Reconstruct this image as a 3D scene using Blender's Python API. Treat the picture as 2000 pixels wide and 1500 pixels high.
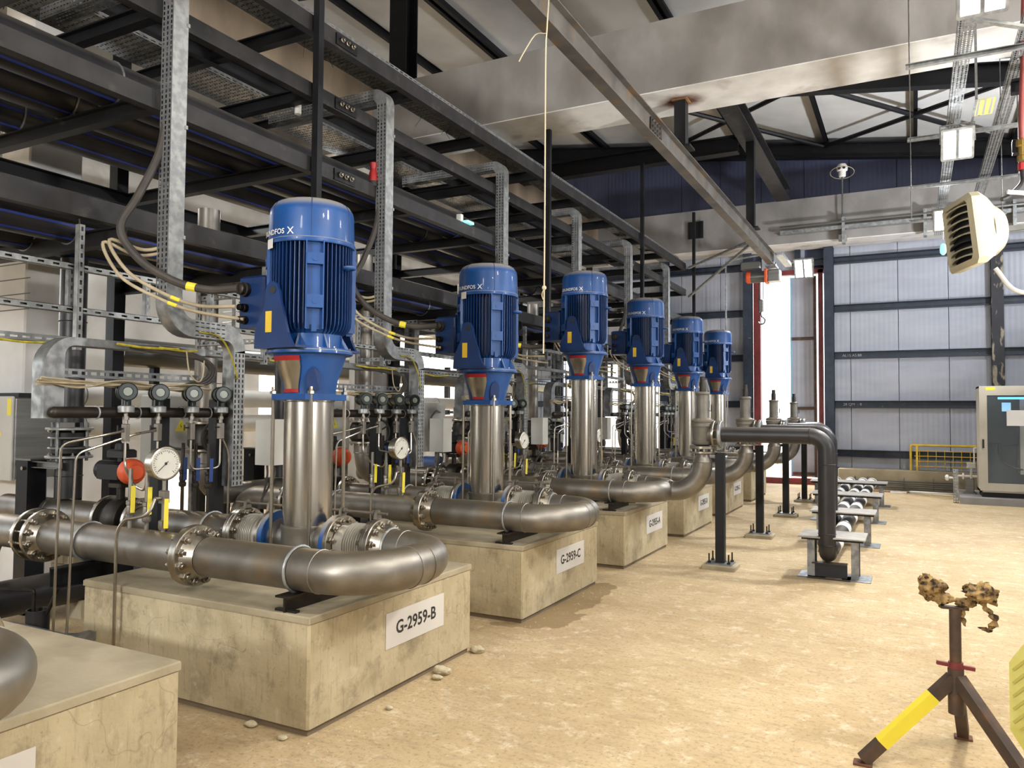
import bpy, math, random
from mathutils import Vector, Matrix
random.seed(7)
sc = bpy.context.scene
for o in list(bpy.data.objects): bpy.data.objects.remove(o)
COL = sc.collection
PI = math.pi

# ------------------------------------------------------------------ camera, world, lights, exposure
R_ = Vector((0.8861, 0.4632, 0.0070)); U_ = Vector((0.0107, -0.0366, 0.9992)); F_ = Vector((-0.4632, 0.8854, 0.0376))
F_ = (F_).normalized(); R_ = (R_ - F_*R_.dot(F_)).normalized(); U_ = R_.cross(F_)
cam = bpy.data.cameras.new('camera'); camo = bpy.data.objects.new('camera', cam); COL.objects.link(camo)
cam.sensor_width = 36; cam.lens = 27.0; cam.clip_start = 0.05; cam.clip_end = 300
m = Matrix((R_, U_, -F_)).transposed().to_4x4(); m.translation = (0, 0, 1.6)
camo.matrix_world = m
sc.camera = camo
sc.view_settings.view_transform = 'Standard'; sc.view_settings.look = 'None'
sc.view_settings.gamma = 1; sc.view_settings.use_curve_mapping = False
sc.view_settings.exposure = 0.34

w = bpy.data.worlds.new('sky'); sc.world = w; w.use_nodes = True
nt = w.node_tree; nt.nodes.clear()
bg = nt.nodes.new('ShaderNodeBackground'); ow = nt.nodes.new('ShaderNodeOutputWorld')
sky = nt.nodes.new('ShaderNodeTexSky'); sky.sky_type = 'NISHITA'; sky.sun_disc = False
sky.sun_elevation = math.radians(48); sky.sun_rotation = math.radians(-60); sky.dust_density = 4; sky.air_density = 1.2
mx = nt.nodes.new('ShaderNodeMix'); mx.data_type = 'RGBA'; mx.inputs[0].default_value = .55
mx.inputs[7].default_value = (2.2, 2.3, 2.5, 1)
nt.links.new(sky.outputs[0], mx.inputs[6]); nt.links.new(mx.outputs[2], bg.inputs[0]); nt.links.new(bg.outputs[0], ow.inputs[0])
bg.inputs[1].default_value = 1.6

def area(loc, energy, sx, sy, col=(1, 1, 1), target=None, spread=180):
    l = bpy.data.lights.new('flood_or_fill', 'AREA'); l.energy = energy; l.shape = 'RECTANGLE'; l.size = sx; l.size_y = sy; l.color = col
    l.spread = math.radians(spread)
    o = bpy.data.objects.new('flood_or_fill', l); COL.objects.link(o); o.location = loc  # serves the floodlights and the added fill lights alike
    t = Vector(target if target else (loc[0], loc[1], 0)) - Vector(loc)
    o.rotation_euler = t.to_track_quat('-Z', 'Y').to_euler()
    return o
sun = bpy.data.lights.new('sun', 'SUN'); sun.energy = 5.0; sun.angle = .01; sun.color = (1, .95, .86)
so = bpy.data.objects.new('sun', sun); COL.objects.link(so)
so.rotation_euler = Vector((.72, -.22, -.66)).to_track_quat('-Z', 'Y').to_euler(); so.location = (-20, 30, 30)
# hall floodlights hung from the same tray behind the photographer, and two over the left aisle
FL1 = (1, .95, .86); FL2 = (.98, .97, .95); FL3 = (.92, .95, 1)
area((.43, 2.5, 4.45), 45, .3, .3, FL1)
area((.43, -.8, 4.45), 60, .3, .3, FL1)
# unseen high-bay lamps added along the right-hand wall as side fill
area((3.3, 3.2, 5.6), 120, .5, .5, FL1, (-2.4, 4.2, .4))
area((3.3, 8.5, 5.6), 112, .5, .5, FL2, (-2.2, 8.6, .2))
area((3.3, 14.0, 5.6), 150, .5, .5, FL3, (-1.5, 14.5, .2))
area((-1.5, -4.5, 5.8), 130, .8, .8, FL1, (-3.5, 5, 1.6))  # unseen fill light added behind the camera
area((3.4, 1, 2.6), 240, .5, .5, FL2, (-1.5, 2, 8), 140)  # unseen uplights added along the right side to brighten the roof
area((3.4, 7, 2.6), 220, .5, .5, FL2, (-1.5, 8, 8), 140)
area((3.4, 14.5, 2.6), 270, .5, .5, FL3, (-2, 15, 8), 140)
area((-3, -5.5, 3.2), 380, .6, .6, FL2, (-4, 3, 8), 150)  # another added uplight, unseen behind the camera
area((-8.6, 5.2, 4.6), 60, .5, .5, FL2, (-6, 6.5, 0))
area((-8.6, 9.8, 4.6), 60, .5, .5, FL2, (-6, 10.5, 0))

# ------------------------------------------------------------------ helpers
def lin(c):
    return tuple(((x/255)/12.92 if x/255 <= .04045 else ((x/255+.055)/1.055)**2.4) for x in c) + (1,)

MATS = {}
def mat(name, c1, c2=None, rough=.5, metal=0., scale=4., stretch=(1, 1, 1), lo=.35, hi=.65, bump=0., bscale=60., bstretch=None,
        c3=None, s3=1.2, lo3=.55, hi3=.7, st3=(1, 1, 1), r2=None, dust=None, emit=None, alpha=None, spec=.5, coat=0):
    m = bpy.data.materials.new(name); m.use_nodes = True; n = m.node_tree; N = n.nodes; L = n.links
    b = N['Principled BSDF']; b.inputs['Roughness'].default_value = rough; b.inputs['Metallic'].default_value = metal
    b.inputs['Specular IOR Level'].default_value = spec
    if coat: b.inputs['Coat Weight'].default_value = coat
    tc = N.new('ShaderNodeTexCoord')
    def noise(s, st, det=5):
        mp = N.new('ShaderNodeMapping'); mp.inputs['Scale'].default_value = st
        L.new(tc.outputs['Object'], mp.inputs[0])
        t = N.new('ShaderNodeTexNoise'); t.inputs['Scale'].default_value = s; t.inputs['Detail'].default_value = det
        L.new(mp.outputs[0], t.inputs['Vector']); return t
    def ramp(src, a, z):
        r = N.new('ShaderNodeMapRange'); r.inputs[1].default_value = a; r.inputs[2].default_value = z
        L.new(src, r.inputs[0]); return r.outputs[0]
    def mix(f, a, z):
        x = N.new('ShaderNodeMix'); x.data_type = 'RGBA'
        L.new(f, x.inputs[0])
        for i, v in ((6, a), (7, z)):
            if isinstance(v, tuple): x.inputs[i].default_value = v
            else: L.new(v, x.inputs[i])
        return x.outputs[2]
    col = lin(c1)
    if c2:
        f = ramp(noise(scale, stretch).outputs[0], lo, hi)
        col = mix(f, lin(c1), lin(c2))
        if r2 is not None:
            rr = N.new('ShaderNodeMapRange'); rr.inputs[3].default_value = rough; rr.inputs[4].default_value = r2
            L.new(f, rr.inputs[0]); L.new(rr.outputs[0], b.inputs['Roughness'])
    if c3:
        col = mix(ramp(noise(s3, st3, 8).outputs[0], lo3, hi3), col, lin(c3))
    if dust:
        g = N.new('ShaderNodeNewGeometry'); sp = N.new('ShaderNodeSeparateXYZ'); L.new(g.outputs['Normal'], sp.inputs[0])
        col = mix(ramp(sp.outputs[2], dust[1], dust[2]), col, lin(dust[0]))
    if isinstance(col, tuple): b.inputs['Base Color'].default_value = col
    else: L.new(col, b.inputs['Base Color'])
    if bump:
        t = noise(bscale, bstretch or stretch, 4); bp = N.new('ShaderNodeBump'); bp.inputs['Strength'].default_value = bump
        bp.inputs['Distance'].default_value = .01
        L.new(t.outputs[0], bp.inputs['Height']); L.new(bp.outputs[0], b.inputs['Normal'])
    if emit:
        b.inputs['Emission Color'].default_value = lin(emit[0]); b.inputs['Emission Strength'].default_value = emit[1]
    if alpha is not None: b.inputs['Alpha'].default_value = alpha
    MATS[name] = m; return m

mat('block', (198, 184, 152), (178, 164, 132), .88, scale=4, c3=(126, 112, 86), s3=3, lo3=.58, hi3=.82, bump=.3, bscale=30)
mat('block_top', (176, 164, 138), (150, 138, 112), .9, scale=3, c3=(120, 108, 86), s3=2, lo3=.55, hi3=.8, bump=.2, bscale=50)
mat('concrete', (146, 142, 138), (124, 120, 116), .9, scale=2, stretch=(1, 1, .6), c3=(104, 96, 88), s3=.9, lo3=.58, hi3=.8, bump=.2, bscale=25)
mat('concrete_brown', (140, 124, 104), (112, 98, 82), .9, scale=2, stretch=(1, 1, .5), c3=(96, 72, 50), s3=1.2, lo3=.62, hi3=.8, st3=(1, 1, .3), bump=.2, bscale=25)
mat('lit_soffit', (226, 224, 220), (206, 203, 198), .9, scale=3, c3=(140, 130, 116), s3=1.5, lo3=.6, hi3=.8)  # concrete undersides, coloured lighter than the beams to carry bounced floor light
mat('rust_stain', (96, 58, 34), (150, 110, 70), .9, scale=9)
mat('black', (9, 9, 12), (16, 16, 20), .5, spec=.35, scale=6, bump=.05, c3=(52, 50, 48), s3=5, lo3=.66, hi3=.8)
mat('black_dusty', (26, 27, 31), (36, 37, 42), .55, scale=6, dust=((118, 104, 84), .55, 1.0))
mat('black_scaled', (30, 30, 36), (40, 40, 46), .6, scale=5, c3=(150, 140, 120), s3=7, st3=(1, 1, .35), lo3=.54, hi3=.6)
mat('navy_steel', (34, 42, 56), (44, 54, 70), .5, scale=6, c3=(90, 96, 104), s3=9, lo3=.7, hi3=.74)
mat('dark_steel', (38, 37, 37), (54, 52, 52), .5, .4, scale=5, stretch=(1, 1, 1), c3=(84, 78, 72), s3=7, lo3=.6, hi3=.85)
mat('crane_steel', (120, 116, 110), (92, 88, 84), .45, .5, scale=3, c3=(130, 106, 78), s3=5, lo3=.55, hi3=.72)
mat('stainless', (150, 145, 137), (124, 118, 109), .42, .85, scale=5, r2=.48, c3=(150, 128, 98), s3=3, lo3=.6, hi3=.8, bump=.03, dust=((150, 136, 112), .72, 1.0))
mat('stainless_bright', (182, 176, 164), (160, 152, 140), .27, 1., scale=8, r2=.36)
mat('stainless_col', (206, 200, 190), (192, 186, 174), .24, 1., scale=3, stretch=(9, 9, .3))
mat('bolt', (168, 162, 150), (140, 132, 120), .3, 1., scale=12)
mat('galv', (150, 152, 152), (122, 124, 126), .42, .75, scale=14, lo=.4, hi=.6, r2=.55)
mat('plate_light', (166, 160, 150), (146, 140, 130), .6, .2, scale=9, bump=.2, bscale=80)
mat('galv_light', (166, 168, 166), (138, 140, 140), .45, .6, scale=16, lo=.4, hi=.6)
mat('blue', (16, 74, 140), (14, 64, 124), .42, scale=5, dust=((150, 146, 138), .28, .8), coat=.1)
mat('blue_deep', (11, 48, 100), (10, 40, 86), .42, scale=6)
mat('hdpe', (30, 30, 34), (46, 45, 47), .42, scale=4, stretch=(1, .3, 1), dust=((96, 90, 84), .5, 1.05))
mat('blue_stripe', (38, 58, 140), None, .5)
mat('panel', (168, 172, 182), (158, 162, 174), .38, scale=2, stretch=(.6, .6, 2))
mat('panel_dark', (70, 75, 100), (62, 66, 90), .6, scale=2)
mat('roof_panel', (206, 205, 202), (192, 191, 188), .7, scale=1.2)
mat('back_grey', (92, 100, 104), None, .6)
mat('display_grey', (126, 132, 122), None, .3)
mat('dial', (206, 204, 194), None, .6)
mat('cream', (230, 229, 226), (210, 208, 204), .85, scale=2, c3=(170, 160, 140), s3=1.4, lo3=.62, hi3=.8)
mat('red_steel', (128, 48, 48), (104, 42, 42), .55, scale=5)
mat('red_pipe', (142, 66, 60), (116, 54, 50), .5, scale=5)
mat('red', (150, 26, 28), None, .45)
mat('yellow', (222, 186, 52), (200, 164, 44), .5, scale=6)
mat('yellow_bright', (228, 210, 62), None, .5)
mat('yellow_rib', (180, 170, 80), None, .6)
mat('yellow_pale', (214, 206, 120), (198, 190, 96), .55, scale=9)
mat('orange', (226, 92, 46), (206, 80, 40), .5, scale=6)
mat('white', (226, 224, 218), None, .5)
mat('paper', (222, 218, 212), (210, 206, 200), .6, scale=2)
mat('ink', (40, 40, 40), None, .6)
mat('cable_black', (52, 48, 44), (70, 64, 58), .55, scale=8)
mat('cable_beige', (176, 162, 134), (148, 134, 108), .55, scale=8)
mat('cable_yellow', (196, 180, 60), (150, 140, 40), .5, scale=20)
mat('cast', (122, 118, 110), (102, 98, 90), .5, .35, scale=6, dust=((150, 138, 118), .6, 1.0))
mat('bellows_steel', (204, 200, 190), (186, 180, 168), .3, .55, scale=8)
mat('rope', (206, 190, 160), None, .8)
mat('green_black', (14, 27, 26), (20, 36, 34), .35, scale=6, coat=.3)
mat('grey_box', (190, 188, 180), (178, 176, 168), .45, scale=3)
mat('grey_steel', (120, 120, 116), (104, 104, 100), .35, .6, scale=4, stretch=(.3, .3, 6))
mat('cabinet_beige', (184, 177, 160), (174, 167, 150), .5, scale=3)
mat('heater', (196, 188, 160), (184, 176, 150), .45, scale=3)
mat('louver_dark', (30, 32, 38), None, .6)
mat('louver', (186, 180, 158), (160, 156, 140), .5, scale=4)
mat('rag', (168, 138, 88), (92, 70, 44), .9, scale=30, c3=(48, 36, 24), s3=38, lo3=.52, hi3=.6, bump=.5, bscale=60)
mat('rust_steel', (92, 74, 62), (70, 60, 54), .6, .4, scale=9, c3=(120, 84, 60), s3=7, lo3=.56, hi3=.7)
mat('rust_plate', (110, 68, 44), (88, 54, 36), .7, scale=8)
mat('dark_iron', (62, 56, 50), (46, 42, 38), .45, .7, scale=8)
mat('stone', (206, 196, 168), (180, 168, 138), .9, scale=20, bump=.4)
mat('rubber', (22, 22, 22), None, .6)
mat('wood', (170, 140, 110), (140, 112, 86), .8, scale=4, stretch=(8, 1, 1))
mat('lamp', (255, 255, 255), emit=((240, 248, 255), 10))
mat('lamp_green', (150, 220, 215), emit=((150, 235, 230), .7))
mat('lamp_blue', (90, 170, 250), emit=((80, 170, 255), 2.5))
mat('screen', (150, 200, 240), emit=((150, 210, 250), .7))
mat('brass', (190, 160, 90), (160, 130, 70), .3, .9, scale=8)
mat('blue_handle', (30, 60, 120), None, .5)
mat('sky_blue', (140, 186, 214), None, .6)
g = bpy.data.materials.new('glass'); g.use_nodes = True; nb = g.node_tree.nodes['Principled BSDF']
nb.inputs['Base Color'].default_value = (.25, .3, .33, 1); nb.inputs['Roughness'].default_value = .03; nb.inputs['Alpha'].default_value = .14
nb.inputs['Metallic'].default_value = 0.0; nb.inputs['Specular IOR Level'].default_value = .8; MATS['glass'] = g

def floor_mat():
    m = mat('floor', (198, 176, 138), (178, 154, 114), .9, scale=1.6, lo=.3, hi=.7, c3=(170, 146, 112), s3=.7, lo3=.52, hi3=.78, bump=.5, bscale=30)
    n = m.node_tree; N = n.nodes; L = n.links; b = N['Principled BSDF']
    src = b.inputs['Base Color'].links[0].from_socket
    tc = N.new('ShaderNodeTexCoord')
    # fine speckle
    t = N.new('ShaderNodeTexNoise'); t.inputs['Scale'].default_value = 42; t.inputs['Detail'].default_value = 6; t.inputs['Roughness'].default_value = .75
    L.new(tc.outputs['Object'], t.inputs['Vector'])
    r = N.new('ShaderNodeMapRange'); r.inputs[1].default_value = .53; r.inputs[2].default_value = .7; r.inputs[4].default_value = .85; L.new(t.outputs[0], r.inputs[0])
    x = N.new('ShaderNodeMix'); x.data_type = 'RGBA'; L.new(r.outputs[0], x.inputs[0]); L.new(src, x.inputs[6]); x.inputs[7].default_value = lin((118, 92, 62))
    # grey trowel marks
    mp = N.new('ShaderNodeMapping'); mp.inputs['Scale'].default_value = (1.4, 5, 1); mp.inputs['Rotation'].default_value = (0, 0, .5); L.new(tc.outputs['Object'], mp.inputs[0])
    t2 = N.new('ShaderNodeTexNoise'); t2.inputs['Scale'].default_value = 3.2; t2.inputs['Detail'].default_value = 10; t2.inputs['Roughness'].default_value = .78; L.new(mp.outputs[0], t2.inputs['Vector'])
    r2 = N.new('ShaderNodeMapRange'); r2.inputs[1].default_value = .5; r2.inputs[2].default_value = .7; r2.inputs[4].default_value = .8; L.new(t2.outputs[0], r2.inputs[0])
    x2 = N.new('ShaderNodeMix'); x2.data_type = 'RGBA'; L.new(r2.outputs[0], x2.inputs[0]); L.new(x.outputs[2], x2.inputs[6]); x2.inputs[7].default_value = lin((150, 130, 100))
    # damp stain beside the second block
    d = N.new('ShaderNodeVectorMath'); d.operation = 'SUBTRACT'; d.inputs[1].default_value = (-2.62, 5.95, 0); L.new(tc.outputs['Object'], d.inputs[0])
    d2 = N.new('ShaderNodeVectorMath'); d2.operation = 'MULTIPLY'; d2.inputs[1].default_value = (2.6, .72, 0); L.new(d.outputs[0], d2.inputs[0])
    ln = N.new('ShaderNodeVectorMath'); ln.operation = 'LENGTH'; L.new(d2.outputs[0], ln.inputs[0])
    t3 = N.new('ShaderNodeTexNoise'); t3.inputs['Scale'].default_value = 3.2; t3.inputs['Detail'].default_value = 4; L.new(tc.outputs['Object'], t3.inputs['Vector'])
    ad = N.new('ShaderNodeMath'); ad.operation = 'MULTIPLY_ADD'; ad.inputs[1].default_value = 1.1; L.new(t3.outputs[0], ad.inputs[0]); L.new(ln.outputs['Value'], ad.inputs[2])
    r3 = N.new('ShaderNodeMapRange'); r3.inputs[1].default_value = 1.24; r3.inputs[2].default_value = 1.2; r3.inputs[4].default_value = .8; L.new(ad.outputs[0], r3.inputs[0])
    x3 = N.new('ShaderNodeMix'); x3.data_type = 'RGBA'; L.new(r3.outputs[0], x3.inputs[0]); 
    t4 = N.new('ShaderNodeTexNoise'); t4.inputs['Scale'].default_value = 7; t4.inputs['Detail'].default_value = 9; t4.inputs['Roughness'].default_value = .8; L.new(tc.outputs['Object'], t4.inputs['Vector'])
    r4 = N.new('ShaderNodeMapRange'); r4.inputs[1].default_value = .53; r4.inputs[2].default_value = .66; r4.inputs[4].default_value = .75; L.new(t4.outputs[0], r4.inputs[0])
    x4 = N.new('ShaderNodeMix'); x4.data_type = 'RGBA'; L.new(r4.outputs[0], x4.inputs[0]); L.new(x2.outputs[2], x4.inputs[6]); x4.inputs[7].default_value = lin((222, 208, 180))
    L.new(x4.outputs[2], x3.inputs[6]); x3.inputs[7].default_value = lin((134, 112, 76))
    L.new(x3.outputs[2], b.inputs['Base Color'])
floor_mat()

def block_mat():
    m = MATS['block']; n = m.node_tree; N = n.nodes; L = n.links; b = N['Principled BSDF']
    src = b.inputs['Base Color'].links[0].from_socket; tc = N.new('ShaderNodeTexCoord')
    def layer(src, scale, st, lo, hi, amt, col, det=6, rough=.6):
        mp = N.new('ShaderNodeMapping'); mp.inputs['Scale'].default_value = st; L.new(tc.outputs['Object'], mp.inputs[0])
        t = N.new('ShaderNodeTexNoise'); t.inputs['Scale'].default_value = scale; t.inputs['Detail'].default_value = det; t.inputs['Roughness'].default_value = rough
        L.new(mp.outputs[0], t.inputs['Vector'])
        r = N.new('ShaderNodeMapRange'); r.inputs[1].default_value = lo; r.inputs[2].default_value = hi; r.inputs[4].default_value = amt; L.new(t.outputs[0], r.inputs[0])
        x = N.new('ShaderNodeMix'); x.data_type = 'RGBA'; L.new(r.outputs[0], x.inputs[0]); L.new(src, x.inputs[6]); x.inputs[7].default_value = lin(col); return x.outputs[2]
    src = layer(src, 9, (5, 5, .55), .53, .73, .5, (132, 116, 86), 8)
    src = layer(src, 34, (1, 1, .8), .6, .72, .5, (118, 102, 76), 4, .7)
    src = layer(src, 2.6, (1, 1, 1), .53, .65, .6, (120, 108, 88), 9, .75)
    src = layer(src, 12, (1, 1, 1), .60, .72, .45, (222, 212, 186), 4)
    v = N.new('ShaderNodeTexVoronoi'); v.feature = 'DISTANCE_TO_EDGE'; v.inputs['Scale'].default_value = 1.3
    nz = N.new('ShaderNodeTexNoise'); nz.inputs['Scale'].default_value = 3; L.new(tc.outputs['Object'], nz.inputs['Vector'])
    ad = N.new('ShaderNodeMix'); ad.data_type = 'RGBA'; ad.inputs[0].default_value = .35; L.new(tc.outputs['Object'], ad.inputs[6]); L.new(nz.outputs['Color'], ad.inputs[7]); L.new(ad.outputs[2], v.inputs['Vector'])
    r = N.new('ShaderNodeMapRange'); r.inputs[1].default_value = .0025; r.inputs[2].default_value = .0; r.inputs[4].default_value = .3; L.new(v.outputs['Distance'], r.inputs[0])
    x = N.new('ShaderNodeMix'); x.data_type = 'RGBA'; L.new(r.outputs[0], x.inputs[0]); L.new(src, x.inputs[6]); x.inputs[7].default_value = lin((96, 82, 60))
    L.new(x.outputs[2], b.inputs['Base Color'])
block_mat()
def lit_soffit_rust():
    m = MATS['lit_soffit'].copy(); MATS['lit_soffit_rust'] = m; n = m.node_tree; N = n.nodes; L = n.links; b = N['Principled BSDF']
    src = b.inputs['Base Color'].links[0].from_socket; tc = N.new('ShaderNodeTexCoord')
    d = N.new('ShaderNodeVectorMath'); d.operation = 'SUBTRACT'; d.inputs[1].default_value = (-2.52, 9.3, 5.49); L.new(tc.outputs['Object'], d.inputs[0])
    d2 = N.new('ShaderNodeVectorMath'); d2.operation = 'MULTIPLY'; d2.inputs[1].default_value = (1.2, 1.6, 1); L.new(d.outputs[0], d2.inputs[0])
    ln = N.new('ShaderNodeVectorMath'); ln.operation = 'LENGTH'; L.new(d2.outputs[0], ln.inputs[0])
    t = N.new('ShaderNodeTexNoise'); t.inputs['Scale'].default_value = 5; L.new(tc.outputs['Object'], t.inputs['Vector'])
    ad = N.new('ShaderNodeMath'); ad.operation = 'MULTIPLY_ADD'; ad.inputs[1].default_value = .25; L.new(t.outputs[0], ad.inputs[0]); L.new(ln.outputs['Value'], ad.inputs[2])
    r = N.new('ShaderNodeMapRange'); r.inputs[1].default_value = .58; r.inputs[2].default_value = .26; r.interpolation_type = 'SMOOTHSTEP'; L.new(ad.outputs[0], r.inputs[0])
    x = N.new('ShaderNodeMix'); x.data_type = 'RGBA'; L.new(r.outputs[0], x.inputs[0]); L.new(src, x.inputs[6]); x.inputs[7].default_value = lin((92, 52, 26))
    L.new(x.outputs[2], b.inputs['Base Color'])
lit_soffit_rust()

def panel_ribs():
    for nm in ('panel', 'panel_dark'):
        m = MATS[nm]; n = m.node_tree; N = n.nodes; L = n.links; b = N['Principled BSDF']
        tc = N.new('ShaderNodeTexCoord'); wv = N.new('ShaderNodeTexWave'); wv.bands_direction = 'X'; wv.inputs['Scale'].default_value = 3.2
        L.new(tc.outputs['Object'], wv.inputs['Vector'])
        bp = N.new('ShaderNodeBump'); bp.inputs['Strength'].default_value = .35; bp.inputs['Distance'].default_value = .006
        L.new(wv.outputs[0], bp.inputs['Height']); L.new(bp.outputs[0], b.inputs['Normal'])
panel_ribs()

WL = {}
def wl(o): return WL.get(o.name, Vector((0, 0, 0))) if o else Vector((0, 0, 0))

def basis(d, up=(0, 0, 1)):
    d = Vector(d).normalized(); up = Vector(up)
    if abs(d.dot(up)) > .99: up = Vector((0, 1, 0)) if abs(d.y) < .9 else Vector((1, 0, 0))
    s = d.cross(up).normalized(); u = s.cross(d).normalized()
    return s, u, d

class MB:
    def __init__(self): self.v = []; self.f = []
    def add(self, vs, fs):
        o = len(self.v); self.v += [tuple(x) for x in vs]; self.f += [tuple(i+o for i in f) for f in fs]; return self
    def bb(self, x0, x1, y0, y1, z0, z1):
        return self.add([(x0, y0, z0), (x1, y0, z0), (x1, y1, z0), (x0, y1, z0), (x0, y0, z1), (x1, y0, z1), (x1, y1, z1), (x0, y1, z1)],
                        [(3, 2, 1, 0), (4, 5, 6, 7), (0, 1, 5, 4), (1, 2, 6, 5), (2, 3, 7, 6), (3, 0, 4, 7)])
    def cbox(self, x0, x1, y0, y1, z0, z1, c=.01):
        # box with chamfered vertical and top edges
        def ring(i, z): return [(x0+i+c, y0+i, z), (x1-i-c, y0+i, z), (x1-i, y0+i+c, z), (x1-i, y1-i-c, z), (x1-i-c, y1-i, z), (x0+i+c, y1-i, z), (x0+i, y1-i-c, z), (x0+i, y0+i+c, z)]
        vs = ring(0, z0)+ring(0, z1-c)+ring(c, z1); fs = [tuple(range(7, -1, -1)), tuple(range(16, 24))]
        for k in (0, 8):
            for i in range(8): j = (i+1) % 8; fs.append((k+i, k+j, k+8+j, k+8+i))
        return self.add(vs, fs)
    def ext(self, poly, p0, p1, up=(0, 0, 1)):
        # extrude a 2-d polygon (side, up) from p0 to p1
        p0 = Vector(p0); p1 = Vector(p1); s, u, d = basis(p1-p0, up); n = len(poly)
        vs = [p0+s*a+u*b for a, b in poly]+[p1+s*a+u*b for a, b in poly]
        fs = [tuple(range(n)), tuple(range(2*n-1, n-1, -1))]+[(i, i+n, (i+1) % n+n, (i+1) % n) for i in range(n)]
        return self.add(vs, fs)
    def bar(self, p0, p1, w_, h_, up=(0, 0, 1)):
        return self.ext([(-w_/2, -h_/2), (w_/2, -h_/2), (w_/2, h_/2), (-w_/2, h_/2)], p0, p1, up)
    def ibeam(self, p0, p1, b, h, tw, tf, up=(0, 0, 1)):
        B, H, w2 = b/2, h/2, tw/2
        return self.ext([(-B, -H), (B, -H), (B, -H+tf), (w2, -H+tf), (w2, H-tf), (B, H-tf), (B, H), (-B, H), (-B, H-tf), (-w2, H-tf), (-w2, -H+tf), (-B, -H+tf)], p0, p1, up)
    def chan(self, p0, p1, b, h, t, up=(0, 0, 1), flip=1):
        H = h/2; P = [(0, -H), (b, -H), (b, -H+t), (t, -H+t), (t, H-t), (b, H-t), (b, H), (0, H)]
        if flip < 0: P = [(-a, c) for a, c in reversed(P)]
        return self.ext(P, p0, p1, up)
    def lsec(self, p0, p1, a, t, up=(0, 0, 1), flip=1):
        P = [(0, 0), (a, 0), (a, t), (t, t), (t, a), (0, a)]
        if flip < 0: P = [(-x, c) for x, c in reversed(P)]
        return self.ext(P, p0, p1, up)
    def tube(self, pts, r, n=12, cap=True, closed=False):
        pts = [Vector(p) for p in pts]; m_ = len(pts); rs = r if isinstance(r, (list, tuple)) else [r]*m_
        vs = []; prev = None
        for i, p in enumerate(pts):
            if closed: d = pts[(i+1) % m_]-pts[i-1]
            else: d = (pts[min(i+1, m_-1)]-pts[max(i-1, 0)])
            d.normalize()
            if prev is None: s, u, _ = basis(d)
            else:
                s = prev - d*prev.dot(d)
                if s.length < 1e-5: s, u, _ = basis(d)
                s.normalize(); u = s.cross(d)
            prev = s
            for k in range(n):
                a = 2*PI*k/n; vs.append(p+(s*math.cos(a)+u*math.sin(a))*rs[i])
        fs = []
        for i in range(m_ if closed else m_-1):
            j = (i+1) % m_
            for k in range(n): q = (k+1) % n; fs.append((i*n+k, i*n+q, j*n+q, j*n+k))
        if cap and not closed: fs += [tuple(range(n-1, -1, -1)), tuple(range((m_-1)*n, m_*n))]
        return self.add(vs, fs)
    def cyl(self, p0, p1, r0, r1=None, n=20, cap=True):
        return self.tube([p0, p1], [r0, r0 if r1 is None else r1], n, cap)
    def lathe(self, prof, base=(0, 0, 0), axis=(0, 0, 1), n=32, cap=True):
        b = Vector(base); s, u, d = basis(axis); vs = []
        for r, z in prof:
            for k in range(n): a = 2*PI*k/n; vs.append(b+d*z+(s*math.cos(a)+u*math.sin(a))*max(r, .0002))
        fs = []
        for i in range(len(prof)-1):
            for k in range(n): q = (k+1) % n; fs.append((i*n+k, i*n+q, (i+1)*n+q, (i+1)*n+k))
        if cap: fs += [tuple(range(n-1, -1, -1)), tuple(range((len(prof)-1)*n, len(prof)*n))]
        return self.add(vs, fs)
    def torus(self, c, axis, R, r, n=28, k=8, a0=0, a1=2*PI):
        s, u, d = basis(axis); c = Vector(c); full = a1-a0 > 6.28
        N_ = n if full else n+1
        return self.tube([c+(s*math.cos(a0+(a1-a0)*i/n)+u*math.sin(a0+(a1-a0)*i/n))*R for i in range(N_)], r, k, True, full)
    def sphere(self, c, r, n=16, k=10, sc_=(1, 1, 1)):
        vs = [(0, 0, -1)]+[(math.sin(PI*i/k)*math.cos(2*PI*j/n), math.sin(PI*i/k)*math.sin(2*PI*j/n), -math.cos(PI*i/k)) for i in range(1, k) for j in range(n)]+[(0, 0, 1)]
        vs = [(c[0]+x*r*sc_[0], c[1]+y*r*sc_[1], c[2]+z*r*sc_[2]) for x, y, z in vs]
        fs = [(0, 1+(j+1) % n, 1+j) for j in range(n)]
        for i in range(k-2):
            for j in range(n): q = (j+1) % n; fs.append((1+i*n+j, 1+i*n+q, 1+(i+1)*n+q, 1+(i+1)*n+j))
        e = len(vs)-1; o = 1+(k-2)*n
        fs += [(o+j, o+(j+1) % n, e) for j in range(n)]
        return self.add(vs, fs)
    def holed(self, o, u, v, nu, nv, hu, hv, th=.0015, stagger=False):
        # plate of nu x nv cells, each with a rectangular slot hu x hv (fractions); u, v are full edge vectors
        o = Vector(o); u = Vector(u); v = Vector(v); du = u/nu; dv = v/nv
        for i in range(nu):
            for j in range(nv):
                c = o+du*i+dv*j; sh = .0
                if stagger and i % 2: sh = .12
                a0, a1 = (1-hu)/2, (1+hu)/2; b0, b1 = (1-hv)/2+sh, min((1+hv)/2+sh, .98)
                P = [c, c+du, c+du+dv, c+dv, c+du*a0+dv*b0, c+du*a1+dv*b0, c+du*a1+dv*b1, c+du*a0+dv*b1]
                self.add(P, [(0, 1, 5, 4), (1, 2, 6, 5), (2, 3, 7, 6), (3, 0, 4, 7)])
        return self
    def xf(self, M):
        self.v = [tuple(M @ Vector(p)) for p in self.v]; return self
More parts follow.
